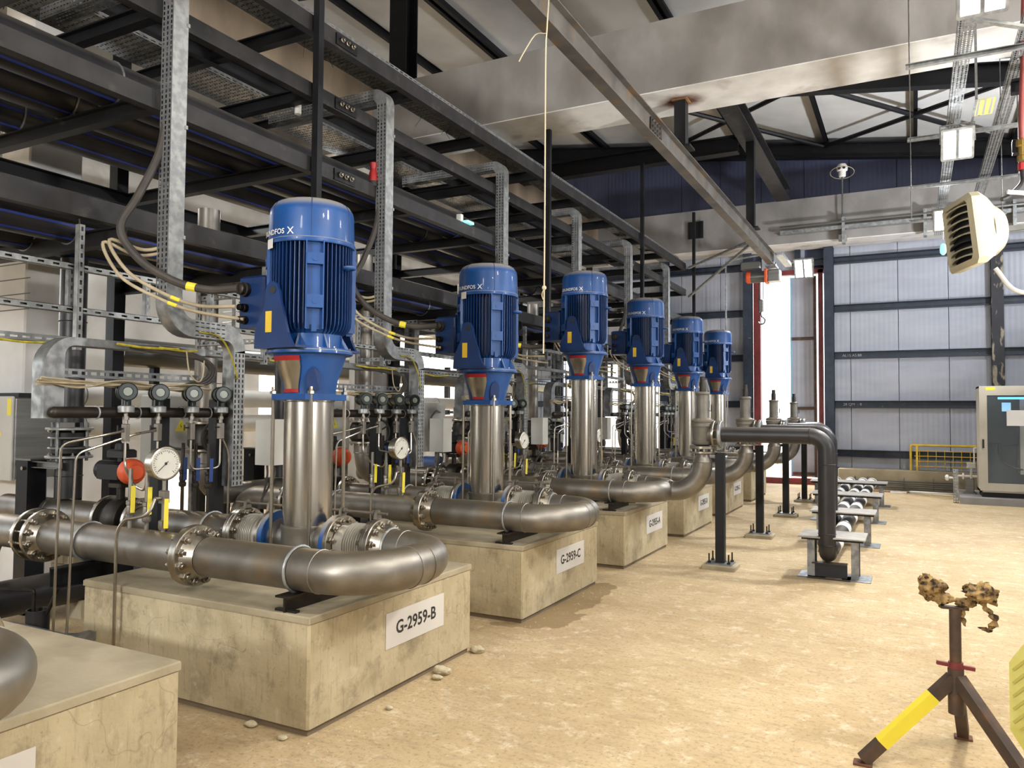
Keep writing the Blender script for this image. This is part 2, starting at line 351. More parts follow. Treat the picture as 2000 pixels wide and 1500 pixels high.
    def mesh(self, name, mt, off=(0, 0, 0), smooth=35):
        me = bpy.data.meshes.new(name); ox, oy, oz = off
        me.from_pydata([(x-ox, y-oy, z-oz) for x, y, z in self.v], [], self.f); me.update()
        if smooth:
            me.polygons.foreach_set('use_smooth', [True]*len(me.polygons)); me.set_sharp_from_angle(angle=math.radians(smooth))
        me.materials.append(MATS[mt]); return me
    def build(self, name, mt, parent=None, base=None, smooth=35, label=None):
        b = Vector(base) if base is not None else Vector((0, 0, 0)); P = wl(parent) if parent else Vector((0, 0, 0))
        o = bpy.data.objects.new(name, self.mesh(name, mt, P+b if not parent else P+b, smooth))
        COL.objects.link(o)
        if parent: o.parent = parent
        o.location = b; WL[o.name] = P+b
        if label: o['label'] = label
        return o

def tag(o, label=None, cat=None, group=None, kind=None):
    if label: o['label'] = label
    if cat: o['category'] = cat
    if group: o['group'] = group
    if kind: o['kind'] = kind
    return o
def thing(name, loc, label, cat, group=None):
    o = bpy.data.objects.new(name, None); COL.objects.link(o); o.location = loc; o.empty_display_size = .1
    WL[o.name] = Vector(loc); return tag(o, label, cat, group)
def dup(root, loc, label=None, scale=None, rotz=None):
    def cp(o, p):
        c = o.copy(); COL.objects.link(c)
        if p: c.parent = p
        for ch in o.children: cp(ch, c)
        return c
    r = cp(root, None); r.location = loc
    if scale: r.scale = scale
    if rotz is not None: r.rotation_euler = (0, 0, rotz)
    if label: r['label'] = label
    WL[r.name] = Vector(loc); return r
def shared(name, me, parent, loc, rot=None, scale=None):
    o = bpy.data.objects.new(name, me); COL.objects.link(o)
    if parent: o.parent = parent
    o.location = Vector(loc)-wl(parent)
    if rot is not None: o.rotation_mode = 'QUATERNION'; o.rotation_quaternion = rot
    if scale: o.scale = (scale,)*3
    return o
def spline(P, k=8):
    P = [Vector(p) for p in P]; P = [P[0]*2-P[1]]+P+[P[-1]*2-P[-2]]; out = []
    for i in range(1, len(P)-2):
        a, b, c, d = P[i-1:i+3]
        for j in range(k):
            t = j/k; out.append(.5*((2*b)+(c-a)*t+(2*a-5*b+4*c-d)*t*t+(3*b-a-3*c+d)*t**3))
    return out+[P[-2]]
def arc(c, a, b, n=8, t0=0, t1=PI/2):
    # c + a*cos + b*sin
    c, a, b = Vector(c), Vector(a), Vector(b)
    return [c+a*math.cos(t0+(t1-t0)*i/n)+b*math.sin(t0+(t1-t0)*i/n) for i in range(n+1)]
def bent(P, R, n=7):
    # polyline with rounded corners
    P = [Vector(p) for p in P]; out = [P[0]]
    for i in range(1, len(P)-1):
        d0 = (P[i-1]-P[i]); d1 = (P[i+1]-P[i]); r = min(R, d0.length*.49, d1.length*.49); d0.normalize(); d1.normalize()
        a, c = P[i]+d0*r, P[i]+d1*r
        for j in range(n+1):
            t = j/n; out.append(a*(1-t)**2+P[i]*2*t*(1-t)+c*t*t)
    return out+[P[-1]]
def text(s, size, bold=.0, ext=.0004):
    cu = bpy.data.curves.new('t', 'FONT'); cu.body = s; cu.size = size; cu.align_x = 'CENTER'; cu.align_y = 'CENTER'; cu.offset = bold; cu.extrude = ext; cu.resolution_u = 3
    o = bpy.data.objects.new('t', cu); COL.objects.link(o)
    dg = bpy.context.evaluated_depsgraph_get(); me = bpy.data.meshes.new_from_object(o.evaluated_get(dg))
    b = MB(); b.v = [tuple(v.co) for v in me.vertices]; b.f = [tuple(p.vertices) for p in me.polygons]
    bpy.data.objects.remove(o); bpy.data.meshes.remove(me); bpy.data.curves.remove(cu)
    return b
def place(mb, o, u, v):
    o, u, v = Vector(o), Vector(u).normalized(), Vector(v).normalized(); w_ = u.cross(v)
    mb.v = [tuple(o+u*x+v*y+w_*z) for x, y, z in mb.v]; return mb
def S(name, mb, mt, parent=None, smooth=35):
    o = mb.build(name, mt, parent, smooth=smooth)
    if not parent: o['kind'] = 'structure'
    return o
def sub(name, mb, mt, parent, **k): return mb.build(name, mt, parent, **k)

# hexagon bolt with nut, axis +Z, head at +z side, shank through
_b = MB(); _b.lathe([(.5, 0), (.5, .45), (.42, .5)], (0, 0, 0), n=6); _b.lathe([(.27, .5), (.27, .85), (.2, .9)], (0, 0, 0), n=8)
BOLT = _b.mesh('bolt', 'bolt', smooth=30)
def bolts(parent, c, axis, r, n, size, a0=0, both=None, name='bolt'):
    s, u, d = basis(axis); q = Vector(axis).to_track_quat('Z', 'Y')
    for i in range(n):
        a = a0+2*PI*i/n; shared(name, BOLT, parent, Vector(c)+(s*math.cos(a)+u*math.sin(a))*r, q, size)
        if both: shared(name, BOLT, parent, Vector(c)+(s*math.cos(a)+u*math.sin(a))*r-d*both, Vector(-d).to_track_quat('Z', 'Y'), size)
def flange(parent, c, axis, r, th, nb=0, bs=.024, mt='stainless_bright', name='flange', br=None, lbl=None, hub=None):
    # disc whose near face is at c, extends th along -axis
    ax = Vector(axis).normalized(); c = Vector(c); e = min(.004, th/4)
    b = MB().lathe([(r-e, -th), (r, -th+e), (r, -e), (r-e, 0)], c, ax, 36)
    if hub: b.lathe([(hub[0]*1.28, 0), (hub[0]*1.06, hub[1]*.8), (hub[0], hub[1])], c, ax, 28)
    o = b.build(name, mt, parent, base=(0, 0, 0), label=lbl)
    if nb: bolts(o, c, ax, br or r*.84, nb, bs, PI/nb)
    return o

# ------------------------------------------------------------------ structure: floor, walls, roof
S('floor', MB().bb(-14, 4, -9, 20, -.2, 0), 'floor', smooth=0)
S('ground_outside', MB().bb(-80, 80, -80, 120, -.35, -.21), 'block_top', smooth=0)
YW = 18.85
WB = S('wall_back', MB().bb(-10.2, -8.3, YW+.1, YW+.16, 0, 8.9).bb(-5.6, -3.42, YW+.1, YW+.16, 0, 8.9).bb(-8.3, -5.6, YW+.1, YW+.16, 3.35, 8.9).bb(-1.72, 3.6, YW+.1, YW+.16, 0, 8.9).bb(-3.42, -1.72, YW+.1, YW+.16, 4.95, 8.9), 'panel_dark', smooth=0)
x = -9.93
k = 0
while x < 3.5:                       # one metre sandwich panels, joints recessed
    x1 = x+.965
    lo = .43
    if x1 > -3.3 and x < -1.8: lo = 4.95
    a, b_ = x+.006, x1-.006
    if lo == .43 and a < -1.75 < b_ and a < -1.8: pass
    if a < -5.65 and b_ > -8.3:
        if a < -8.3: MB().bb(a, -8.3, YW, YW+.09, .43, 3.35).build('panel', 'panel', WB, smooth=0)
        if b_ > -5.6: MB().bb(-5.6, b_, YW, YW+.09, .43, 3.35).build('panel', 'panel', WB, smooth=0)
        MB().bb(a, b_, YW, YW+.09, 3.35, 5.75).build('panel', 'panel', WB, smooth=0)
    elif a < -3.42 < b_: MB().bb(a, -3.43, YW, YW+.09, .43, 5.75).build('panel', 'panel', WB, smooth=0)
    elif a < -1.70 < b_: MB().bb(-1.70, b_, YW, YW+.09, .43, 5.75).build('panel', 'panel', WB, smooth=0)
    else: MB().bb(a, b_, YW, YW+.09, lo, 5.75).build('panel', 'panel', WB, smooth=0)
    MB().bb(a, b_, YW, YW+.09, 5.75, 8.6).build('panel', 'panel_dark', WB, smooth=0)
    x = x1
GZ = (.75, 1.845, 2.945, 4.013, 5.11)
for z in GZ:                          # girts
    for x0, x1 in ((-10, -8.3), (-5.6, -3.5), (-8.3, -5.6), (-1.62, 1.46), (1.66, 3.6)):
        if x0 == -8.3 and z < 3.4: continue
        if z > 5 and x0 == -1.62: x0 = -2.3
        MB().chan((x0, YW-.002, z), (x1, YW-.002, z), .13, .16, .012, flip=1).build('girt', 'navy_steel', WB, smooth=0)
for xc, wd, mt in ((-3.47, .2, 'navy_steel'), (-1.68, .2, 'navy_steel'), (1.56, .22, 'black_scaled'), (-8.42, .2, 'navy_steel'), (-5.5, .2, 'navy_steel')):
    MB().ibeam((xc, YW-.12, 0), (xc, YW-.12, 5.5), wd, .2, .012, .018, up=(0, 1, 0)).build('column', mt, WB, smooth=0)
MB().bar((-2.35, YW-.1, 4.95), (-2.35, YW-.1, 5.5), .12, .12).build('column', 'navy_steel', WB, smooth=0)
for txt, zz in (('AL15.AS.88', 2.945), ('28 QM  - 8', 1.845)):
    place(text(txt, .085, -.002, .0003), (-1.22, YW-.0145, zz), (1, 0, 0), (0, 0, 1)).build('chalk_writing', 'white', WB, smooth=0)
# concrete edge beam of the end wall, its soffit coloured lighter for bounced light, and the low wall below
EB = S('trim_1', MB().bb(-10.2, 3.6, 18.0, YW-.01, 5.44, 6.42), 'concrete', smooth=0)
MB().bb(-10.2, 3.6, 18.0, 18.4, 5.424, 5.44).build('lit_soffit_strip', 'lit_soffit', EB, smooth=0)
MB().bb(-10.2, 3.6, 18.43, YW-.03, 5.424, 5.44).build('lit_soffit_strip', 'lit_soffit', EB, smooth=0)
S('trim_2', MB().cbox(-1.5, 3.6, 18.45, YW-.01, 0, .43, .012), 'block_top', smooth=0)
S('trim_3', MB().cbox(-5.4, -3.55, 18.45, YW-.01, 0, .43, .012), 'concrete', smooth=0)
# sliding steel door: red frame, grey leaf half drawn aside
DR = S('door_1', MB().bb(-3.36, -3.2, YW-.06, YW+.12, 0, 4.95).bb(-1.92, -1.82, YW-.06, YW+.12, 0, 4.95).bb(-3.36, -1.8, YW-.06, YW+.12, 4.87, 4.97), 'red_steel', smooth=0)
MB().bb(-3.2, -1.96, YW-.06, YW+.12, 0, .14).build('sill', 'red_steel', DR, smooth=0)
lf = MB().bb(-2.52, -2.01, YW+.2, YW+.26, .16, 4.84).build('door_leaf', 'panel', DR, smooth=0)
for z in (.2, 1.72, 3.35):
    MB().bb(-2.52, -1.99, YW+.15, YW+.2, z, z+.07).build('rail', 'rust_steel', lf, smooth=0)
MB().bb(-2.04, -1.98, YW+.14, YW+.2, .16, 4.84).build('rail', 'rust_steel', lf, smooth=0)
MB().bb(-2.56, -2.52, YW+.18, YW+.28, .16, 4.84).build('edge_strip', 'sky_blue', lf, smooth=0)

# left wall with openings, right wall, rear wall
WX = -10.2
ops = [(8.0, 9.2, .05, .9), (9.9, 12.0, .9, 2.4), (14.0, 16.6, 1.4, 3.4), (12.6, 13.4, .0, 2.2), (3.0, 4.5, 2.2, 3.8), (-2, 1, 1.2, 3.2)]
ops.sort()
WLft = MB(); y = -9.2
for y0, y1, z0, z1 in ops:
    WLft.bb(WX-.2, WX, y, y0, 0, 10)
    if z0 > .06: WLft.bb(WX-.2, WX, y0, y1, 0, z0)
    WLft.bb(WX-.2, WX, y0, y1, z1, 10); y = y1
WLft.bb(WX-.2, WX, y, 19, 0, 10)
S('wall_left', WLft, 'cream', smooth=0)
S('wall_right', MB().bb(3.6, 3.8, -9, 19, 0, 9), 'panel', smooth=0)
S('wall_front', MB().bb(-10.4, 3.8, -9.2, -9, 0, 10), 'panel', smooth=0)
def rz(x): return 7.66-.134*x
RF = S('ceiling', MB().add([(-10.5, -9.3, rz(-10.5)), (4, -9.3, rz(4)), (4, 19.2, rz(4)), (-10.5, 19.2, rz(-10.5)),
                            (-10.5, -9.3, rz(-10.5)+.1), (4, -9.3, rz(4)+.1), (4, 19.2, rz(4)+.1), (-10.5, 19.2, rz(-10.5)+.1)],
                           [(0, 1, 2, 3), (7, 6, 5, 4), (0, 4, 5, 1), (1, 5, 6, 2), (2, 6, 7, 3), (3, 7, 4, 0)]), 'roof_panel', smooth=0)
for i in range(9):
    x = .06-1.78*i+1.78
    for dx in ((-.07, .07) if i in (3, 4, 5) else (0,)):
        MB().chan((x+dx, -9, rz(x)-.09), (x+dx, 18.8, rz(x)-.09), .07, .18, .008).build('purlin', 'black', RF, smooth=0)
for yy in (-5.5, -.5, 4.4, 9.3, 14.6, 18.55):
    MB().ibeam((-10.2, yy, rz(-10.2)-.3), (3.6, yy, rz(3.6)-.3), .2, .34, .012, .018).build('rafter', 'black', RF, smooth=0)
for x0, x1 in ((-1.72, 1.84), (-5.28, -1.72)):
    for a, c in ((x0, x1), (x1, x0)):
        MB().cyl((a, 14.7, rz(a)-.24), (c, 18.4, rz(c)-.24), .05, n=8).build('brace', 'black', RF)
# concrete roof beam across the hall, and the long one on the left column line
CB = S('trim_4', MB().bb(-10.2, 3.6, 8.9, 9.72, 5.5, 6.36), 'concrete', smooth=0)
MB().bb(-10.2, 3.6, 8.9, 9.72, 5.488, 5.5).build('lit_soffit', 'lit_soffit_rust', CB, smooth=0)
LB = S('trim_5', MB().bb(-7.45, -7.0, -9, 18.0, 5.5, 6.9), 'concrete_brown', smooth=0)
MB().bb(-7.45, -7.0, -9, 18.0, 5.488, 5.5).build('lit_soffit', 'lit_soffit', LB, smooth=0)
S('trim_6', MB().bb(-10.2, 3.6, 3.9, 4.5, 6.3, 7.3), 'concrete_brown', smooth=0)
for i, yy in enumerate((4.3, 9.3, 13.9)):
    S('trim_%d' % (7+i), MB().cbox(-7.5, -7.05, yy-.25, yy+.25, 0, 5.5, .015), 'cream', smooth=0)
c_ = MB().ibeam((-6.75, 9.3, 6.36), (-6.75, 9.3, 8.35), .3, .3, .014, .022, up=(0, 1, 0)); S('trim_10', c_, 'black', smooth=0)
# steel beams between the concrete beam and the end wall
S('trim_11', MB().ibeam((-2.55, 9.72, 6.6), (-2.55, 18.0, 6.55), .3, .28, .014, .02), 'dark_steel', smooth=0)
S('trim_12', MB().ibeam((-10.2, 13.75, 6.38), (-2.7, 13.75, 6.38), .22, .3, .014, .018), 'black', smooth=0)

# ------------------------------------------------------------------ monorail crane beam with hoist
CR = thing('crane_beam', (-2.52, 8, 4.75), 'grey steel monorail I-beam slung under the concrete roof beam, running to the door', 'beam')
MB().ibeam((-2.52, -2, 4.75), (-2.52, 16.4, 4.75), .125, .25, .007, .011).build('rail', 'crane_steel', CR, smooth=0)
for yy, zt, mt in ((9.3, 5.475, 'black'), (13.9, 6.45, 'black'), (2.0, 7.5, 'black')):
    h = MB().bar((-2.52, yy, 4.875), (-2.52, yy, zt), .14, .14).bb(-2.66, -2.38, yy-.12, yy+.12, 4.875, 4.9)
    h.build('hanger', mt, CR, smooth=0)
MB().bb(-2.62, -2.42, 9.2, 9.4, 5.475, 5.488).build('head_plate', 'rust_stain', CR, smooth=0)
jp = MB().bb(-2.512, -2.5, 8.0, 8.4, 4.66, 4.84).build('splice_plate', 'dark_steel', CR, smooth=0)
for i in range(4):
    for j in range(3): shared('bolt', BOLT, jp, (-2.5, 8.06+i*.09, 4.69+j*.06), Vector((1, 0, 0)).to_track_quat('Z', 'Y'), .03)
HO = thing('electric_hoist', (-2.55, 16.3, 4.45), 'orange and grey electric hoist at the door end of the crane beam', 'hoist')
MB().lathe([(.07, 0), (.12, .02), (.12, .5), (.07, .52)], (-2.98, 16.2, 4.42), (1, 0, 0), 20).build('drum', 'grey_steel', HO)
MB().lathe([(.1, 0), (.125, .03), (.125, .1), (.11, .11)], (-3.04, 16.2, 4.42), (1, 0, 0), 20).build('end_cap', 'orange', HO)
MB().cbox(-2.6, -2.36, 16.08, 16.34, 4.3, 4.54, .02).build('gearbox', 'grey_steel', HO)
MB().cbox(-2.66, -2.6, 16.06, 16.36, 4.28, 4.56, .01).build('orange_plate', 'orange', HO)
MB().cbox(-3.1, -2.7, 15.9, 16.1, 4.55, 4.7, .02).build('motor', 'grey_steel', HO)
tr = MB().bb(-2.62, -2.42, 15.95, 16.35, 4.58, 4.62)
for yy in (16.0, 16.3):
    for s in (-1, 1): tr.cyl((-2.52+s*.03, yy, 4.66), (-2.52+s*.07, yy, 4.66), .045, n=14)
tr.build('trolley', 'galv', HO)
MB().cyl((-2.78, 16.2, 3.95), (-2.78, 16.2, 4.35), .008, n=6).cyl((-2.70, 16.2, 3.95), (-2.70, 16.2, 4.35), .008, n=6).build('chain', 'dark_iron', HO)
hk = MB().cbox(-2.79, -2.69, 16.16, 16.24, 3.7, 3.95, .02)
hk.build('hook_block', 'grey_steel', HO)
MB().tube(spline([(-2.74, 16.2, 3.72), (-2.74, 16.2, 3.62), (-2.67, 16.2, 3.54), (-2.69, 16.2, 3.46), (-2.76, 16.2, 3.45), (-2.8, 16.2, 3.49)]), .016, 8).build('hook', 'grey_steel', HO)

# ------------------------------------------------------------------ overhead steel pipe rack
XR = -4.45
frames = [.4+1.5*i for i in range(12)]
RK = thing('pipe_rack', (XR, 8, 3.6), 'black steel pipe rack hung over the pumps, four tiers of beams', 'rack')
tiers = ((4.87, .145, XR), (4.30, .125, XR), (3.67, .125, XR), (2.99, .15, -5.0))
for z, h, xx in tiers:
    MB().chan((xx, -2, z), (xx, 16.8, z), .075, h, .009, flip=-1).build('long_beam', 'dark_steel', RK, smooth=0)
    for xb in (-6.9,): MB().chan((xb, -2, z), (xb, 16.8, z), .075, h, .009).build('long_beam', 'black', RK, smooth=0)
for z, h, xx in tiers[:2]:
    MB().chan((-5.75, -2, z), (-5.75, 16.8, z), .07, h, .009).build('long_beam', 'black', RK, smooth=0)
for fy in frames:
    for ti, (z, h, xx) in enumerate(tiers):
        x0 = xx-.01 if ti < 3 else -4.75
        MB().ibeam((-6.9, fy, z-(.0 if ti < 3 else .19)), (x0-.02, fy, z-(.0 if ti < 3 else .19)), .08, min(h-.015, .12), .008, .011).build('cross_beam', 'black', RK, smooth=0)
for yy, zt in ((4.86, 7.9), (9.45, 5.49), (13.55, 6.24), (17.3, 6.2), (.4, 7.9)):
    MB().bar((XR+.05, yy, 2.6 if yy < 10 else 2.75), (XR+.05, yy, zt), .062, .062).build('hanger_post', 'black', RK, smooth=0)
    MB().bar((-6.95, yy, 0), (-6.95, yy, 5.4), .12, .12).build('post', 'black', RK, smooth=0)
# splice plates with three bolts near the posts
for yy in (5.25,):
    for z, h, xx in tiers[:3]:
        p = MB().bb(xx+.002, xx+.012, yy-.12, yy+.16, z-.05, z+.05).build('splice_plate', 'black', RK, smooth=0)
        for i in range(3): shared('bolt', BOLT, p, (xx+.012, yy-.06+i*.07, z), Vector((1, 0, 0)).to_track_quat('Z', 'Y'), .05)
# diagonal galvanised braces at the far end of the rack
bz = thing('bracing_strut', (-4.0, 17.2, 5.0), 'galvanised diagonal braces between far end of the rack and crane beam', 'brace')
for p, q in (((-4.4, 16.85, 4.85), (-2.75, 16.0, 5.2)), ((-4.4, 16.85, 4.2), (-2.75, 16.0, 5.2))):
    MB().cyl(p, q, .03, n=8).build('brace_rod', 'galv_light', bz)
MB().bar((-3.62, 17.0, 3.0), (-3.62, 17.0, 4.95), .03, .03).bar((-3.62, 17, 4.95), (-2.75, 17, 5.05), .03, .03).build('drop_rod', 'galv_light', bz)

# big black plastic pipes lying on the rack
pl = (((-5.0, 3.89), .16, 'nearest of the three large black pipes on the third tier'),
      ((-5.5, 3.89), .16, 'middle one of the three large black pipes on third tier'),
      ((-6.15, 3.89), .16, 'farthest of the three large black pipes on third tier'),
      ((-5.42, 2.93), .125, 'black pipe with blue stripe on the lowest tier, nearer one'),
      ((-5.95, 2.93), .125, 'black pipe with blue stripe on the lowest tier, farther one'))
for (xx, zz), r, lab in pl:
    t = thing('plastic_pipe', (xx, 7, zz), lab, 'pipe')
    MB().cyl((xx, -2, zz), (xx, 16.6, zz), r, n=24).build('pipe', 'hdpe', t)
    st = MB()
    for a in (-.15, -1.0, 2.2):
        st.ext([(-.008, 0), (.008, 0), (.008, .003), (-.008, .003)], (xx+r*math.cos(a), -2, zz+r*math.sin(a)), (xx+r*math.cos(a), 16.6, zz+r*math.sin(a)), up=(math.cos(a), 0, math.sin(a)))
    st.build('blue_stripe', 'blue_stripe', t, smooth=0)
    for fy in frames[2::3]:
        MB().torus((xx, fy, zz), (0, 1, 0), r+.006, .008, 20, 6).build('pipe_clamp', 'galv', t)
t = thing('galvanised_pipe', (-5.6, 7, 4.45), 'white water pipe with elbow on the second tier of the rack', 'pipe')
MB().tube(bent([(-4.75, 5.0, 4.2), (-4.75, 5.0, 4.42), (-4.75, 10.5, 4.42)], .06), .03, 12).build('pipe', 'white', t)

def tray_run(name, loc, label, x0, x1, y0, y1, z, group=None, nu=8):
    t = thing(name, loc, label, 'cable tray', group)
    n = int((y1-y0)/.12)
    MB().holed((x0, y0, z), (x1-x0, 0, 0), (0, y1-y0, 0), nu*2, n*2, .5, .3, stagger=True).build('tray_floor', 'galv', t, smooth=0)
    for xx in (x0, x1):
        MB().holed((xx, y0, z), (0, y1-y0, 0), (0, 0, .07), int((y1-y0)/.08), 2, .6, .3).build('side_rail', 'galv', t, smooth=0)
    cb = MB()
    for i in range(9):
        cb.cyl((x0+.03+(x1-x0-.06)*i/8, y0+.1, z+.022), (x0+.03+(x1-x0-.06)*i/8, y1-.1, z+.022), .018, n=6)
    cb.build('laid_cables', 'cable_black', t)['kind'] = 'stuff'
    tie = MB()
    for i in range(int((y1-y0)*1.6)):
        xx = random.uniform(x0+.05, x1-.05); yy = random.uniform(y0+.2, y1-.2)
        tie.tube([(xx, yy, z+.01), (xx+random.uniform(-.02, .02), yy, z-.05), (xx+random.uniform(-.07, .07), yy+random.uniform(-.05, .05), z-random.uniform(.08, .16))], .003, 4)
    tie.build('tie_tails', 'rubber', t)['kind'] = 'stuff'
    return t
tray_run('cable_tray', (-4.75, 8, 4.98), 'perforated tray on the rack top tier, nearest the aisle', -4.98, -4.55, -1, 16.6, 4.98)
tray_run('cable_tray', (-6.2, 8, 4.36), 'wide perforated tray on second tier, behind the drops', -6.5, -5.85, -1, 16.6, 4.36, nu=10)
tray_run('cable_tray', (-6.4, 8, 5.0), 'perforated tray on top tier, far side of the rack', -6.75, -6.2, -1, 16.6, 5.0)

# ------------------------------------------------------------------ concrete blocks with signs
PY = [3.78+2.33*i for i in range(6)]; PX = -3.45; BZ = .585
codes = ['G-2959-B', 'G-2959-C', 'G-2955-A', 'G-2955-B', 'G-2955-C', 'G-2955-D']
def block(yp, code, lab, sgn=True):
    y0, y1 = yp-.85, yp+.71
    t = thing('concrete_block', (-3.5, (y0+y1)/2, 0), lab, 'plinth', 'concrete pump blocks')
    body = MB().cbox(-4.42, -2.65, y0, y1, .035, BZ-.03, .012).build('body', 'block', t)
    MB().bb(-4.40, -2.665, y0+.015, y1-.015, 0, .04).build('footing', 'concrete_brown', t, smooth=0)
    MB().cbox(-4.425, -2.645, y0-.004, y1+.004, BZ-.035, BZ, .006).build('grout_cap', 'block_top', t)
    if sgn:
        yc = y0+.92 if code[-1] in 'BC' and code[:6] == 'G-2959' else y0+1.02
        s = MB().bb(-2.65, -2.646, yc-.3, yc+.3, .26, .46).build('sign', 'paper', t, smooth=0)
        place(text(code, .105, .002), (-2.6452, yc, .36), (0, 1, 0), (0, 0, 1)).build('lettering', 'ink', s, smooth=0)
    else:
        s = MB().bb(-2.65, -2.646, y0+.38, y0+.98, .26, .46).build('sign', 'paper', t, smooth=0)
        place(text('G-2959-A', .105, .002), (-2.6452, y0+.68, .36), (0, 1, 0), (0, 0, 1)).build('lettering', 'ink', s, smooth=0)
    return t
ordn = ['first', 'second', 'third', 'fourth', 'fifth', 'sixth']
block(1.47, 'G-2959-A', 'concrete block at lower left corner, sign cut by the picture edge', False)
for i, (yp, c) in enumerate(zip(PY, codes)):
    block(yp, c, 'tan concrete block with sign %s under the %s blue pump' % (c, ordn[i]))

# ------------------------------------------------------------------ pumps
def gear(n, ro, ri, w0):
    P = []
    for i in range(n):
        a = 2*PI*i/n
        if min(abs((a-(-PI/4+.03)-k*PI/2+PI) % (2*PI)-PI) for k in range(4)) < .2: ro_ = ri
        else: ro_ = ro
        for da, r in ((-w0*1.6, ri), (-w0, ro_), (w0, ro_), (w0*1.6, ri)): P.append((r*math.cos(a+da), r*math.sin(a+da)))
    return P
def make_pump(yp, dz, lab, cap_tag=False):
    X, Y = PX, yp
    t = thing('vertical_pump', (X, Y, BZ), lab, 'pump', 'blue vertical pumps')
    zp = 1.71+dz                                    # top of the plate over the column
    C = lambda z: (X, Y, z)
    # foot and base casting
    ft = MB().cbox(X-.2, X+.2, Y-.2, Y+.2, BZ, BZ+.035, .01)
    for sx in (-1, 1):
        for sy in (-1, 1): ft.bb(X+sx*.12-.04, X+sx*.12+.04, Y+sy*.12-.04, Y+sy*.12+.04, BZ+.03, BZ+.12)
    ft.build('foot_plate', 'dark_iron', t)
    MB().lathe([(.08, BZ+.03), (.11, BZ+.07), (.155, BZ+.14), (.162, BZ+.2), (.162, BZ+.27), (.166, BZ+.28), (.166, BZ+.295), (.157, BZ+.3)], C(0), n=36).cyl((X-.24, Y, .785), (X+.24, Y, .785), .115, n=28).build('base_casting', 'stainless', t)
    MB().lathe([(.155, BZ+.29), (.155, zp-.05), (.162, zp-.045), (.162, zp-.035)], C(0), n=48).build('column', 'stainless_col', t)
    for sx in (-1, 1):
        for sy in (-1, 1):
            MB().cyl((X+sx*.157, Y+sy*.157, BZ+.03), (X+sx*.157, Y+sy*.157, zp+.03), .0115, n=10).lathe([(.022, zp), (.022, zp+.018), (.012, zp+.02), (.012, zp+.045)], (X+sx*.157, Y+sy*.157, 0), n=6).build('tie_rod', 'stainless_bright', t)
    for s in (-1, 1):
        flange(t, (X+s*.27, Y, .785), (s, 0, 0), .17, .035, 0, mt='blue', name='pump_flange')
    # square head plate with cut corners and motor stool
    q = .188; c = .05
    pol = [(-q+c, -q), (q-c, -q), (q, -q+c), (q, q-c), (q-c, q), (-q+c, q), (-q, q-c), (-q, -q+c)]
    st = MB().ext(pol, C(zp-.038), C(zp), up=(0, 1, 0))
    zs = zp
    st.lathe([(.165, zs), (.168, zs+.03), (.178, zs+.09), (.205, zs+.17), (.225, zs+.235), (.232, zs+.25)], C(0), n=40)
    st.lathe([(.262, zs+.25), (.27, zs+.256), (.27, zs+.272), (.262, zs+.278)], C(0), n=44)
    st.build('motor_stool', 'blue', t)
    # stainless coupling guards in red-rimmed openings (facing -y and +y)
    for s in (-1, 1):
        g_ = MB(); rd = MB(); n = 10
        def hw(k): return (.105, .1, .085, .07, .062, .058)[k]
        zz = [zs+.205, zs+.165, zs+.12, zs+.08, zs+.045, zs+.03]
        def rad(z):
            P = [(zs, .168), (zs+.03, .171), (zs+.09, .183), (zs+.17, .212), (zs+.235, .233)]
            for (a, ra), (b, rb) in zip(P, P[1:]):
                if z <= b: return ra+(rb-ra)*(z-a)/(b-a)
            return .233
        vs = []; fs = []
        for k, z in enumerate(zz):
            for j in range(n+1):
                a = s*PI/2+(-1+2*j/n)*hw(k)/rad(z); r = rad(z)+.006
                vs.append((X+r*math.cos(a), Y+r*math.sin(a), z))
        for k in range(5):
            for j in range(n): a = k*(n+1)+j; fs.append((a+1, a, a+n+1, a+n+2) if s < 0 else (a, a+1, a+n+2, a+n+1))
        g_.add(vs, fs); go = g_.build('coupling_guard', 'stainless_col', t)
        for z0, z1, h in ((zs+.205, zs+.235, .108), (zs+.008, zs+.03, .06)):
            vs = []; fs = []
            for z in (z0, z1):
                for j in range(n+1):
                    a = s*PI/2+(-1+2*j/n)*h/rad(z); r = rad(z)+.007; vs.append((X+r*math.cos(a), Y+r*math.sin(a), z))
            for j in range(n): fs.append((j, j+1, j+n+2, j+n+1))
            rd.add(vs, fs)
        rd.build('red_band', 'red', go)
    # arched recess right of the guard: flat patch, its shade put in darker blue
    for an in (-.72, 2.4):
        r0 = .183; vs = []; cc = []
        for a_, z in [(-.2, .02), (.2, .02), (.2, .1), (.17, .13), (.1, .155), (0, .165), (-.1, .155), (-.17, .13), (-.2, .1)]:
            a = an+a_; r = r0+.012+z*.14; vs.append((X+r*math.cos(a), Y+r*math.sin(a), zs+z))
        MB().add(vs, [tuple(range(9))]).build('recess_shade', 'blue_deep', t, smooth=0)
    # bearing housing with ribs
    zb = zs+.278
    nk = MB().lathe([(.262, zb), (.262, zb+.008), (.2, zb+.014), (.2, zb+.1), (.222, zb+.125)], C(0), n=40)
    for k in range(8):
        a = 2*PI*k/8+.39; d = Vector((math.cos(a), math.sin(a), 0)); p = Vector((X, Y, 0))
        s_ = Vector((-d.y, d.x, 0))*.006
        A = [p+d*.19+Vector((0, 0, zb+.005)), p+d*.255+Vector((0, 0, zb+.008)), p+d*.2+Vector((0, 0, zb+.1)), p+d*.19+Vector((0, 0, zb+.1))]
        nk.add([v-s_ for v in A]+[v+s_ for v in A], [(0, 1, 2, 3), (7, 6, 5, 4), (0, 4, 5, 1), (1, 5, 6, 2), (2, 6, 7, 3), (3, 7, 4, 0)])
    nk.build('bearing_housing', 'blue', t)
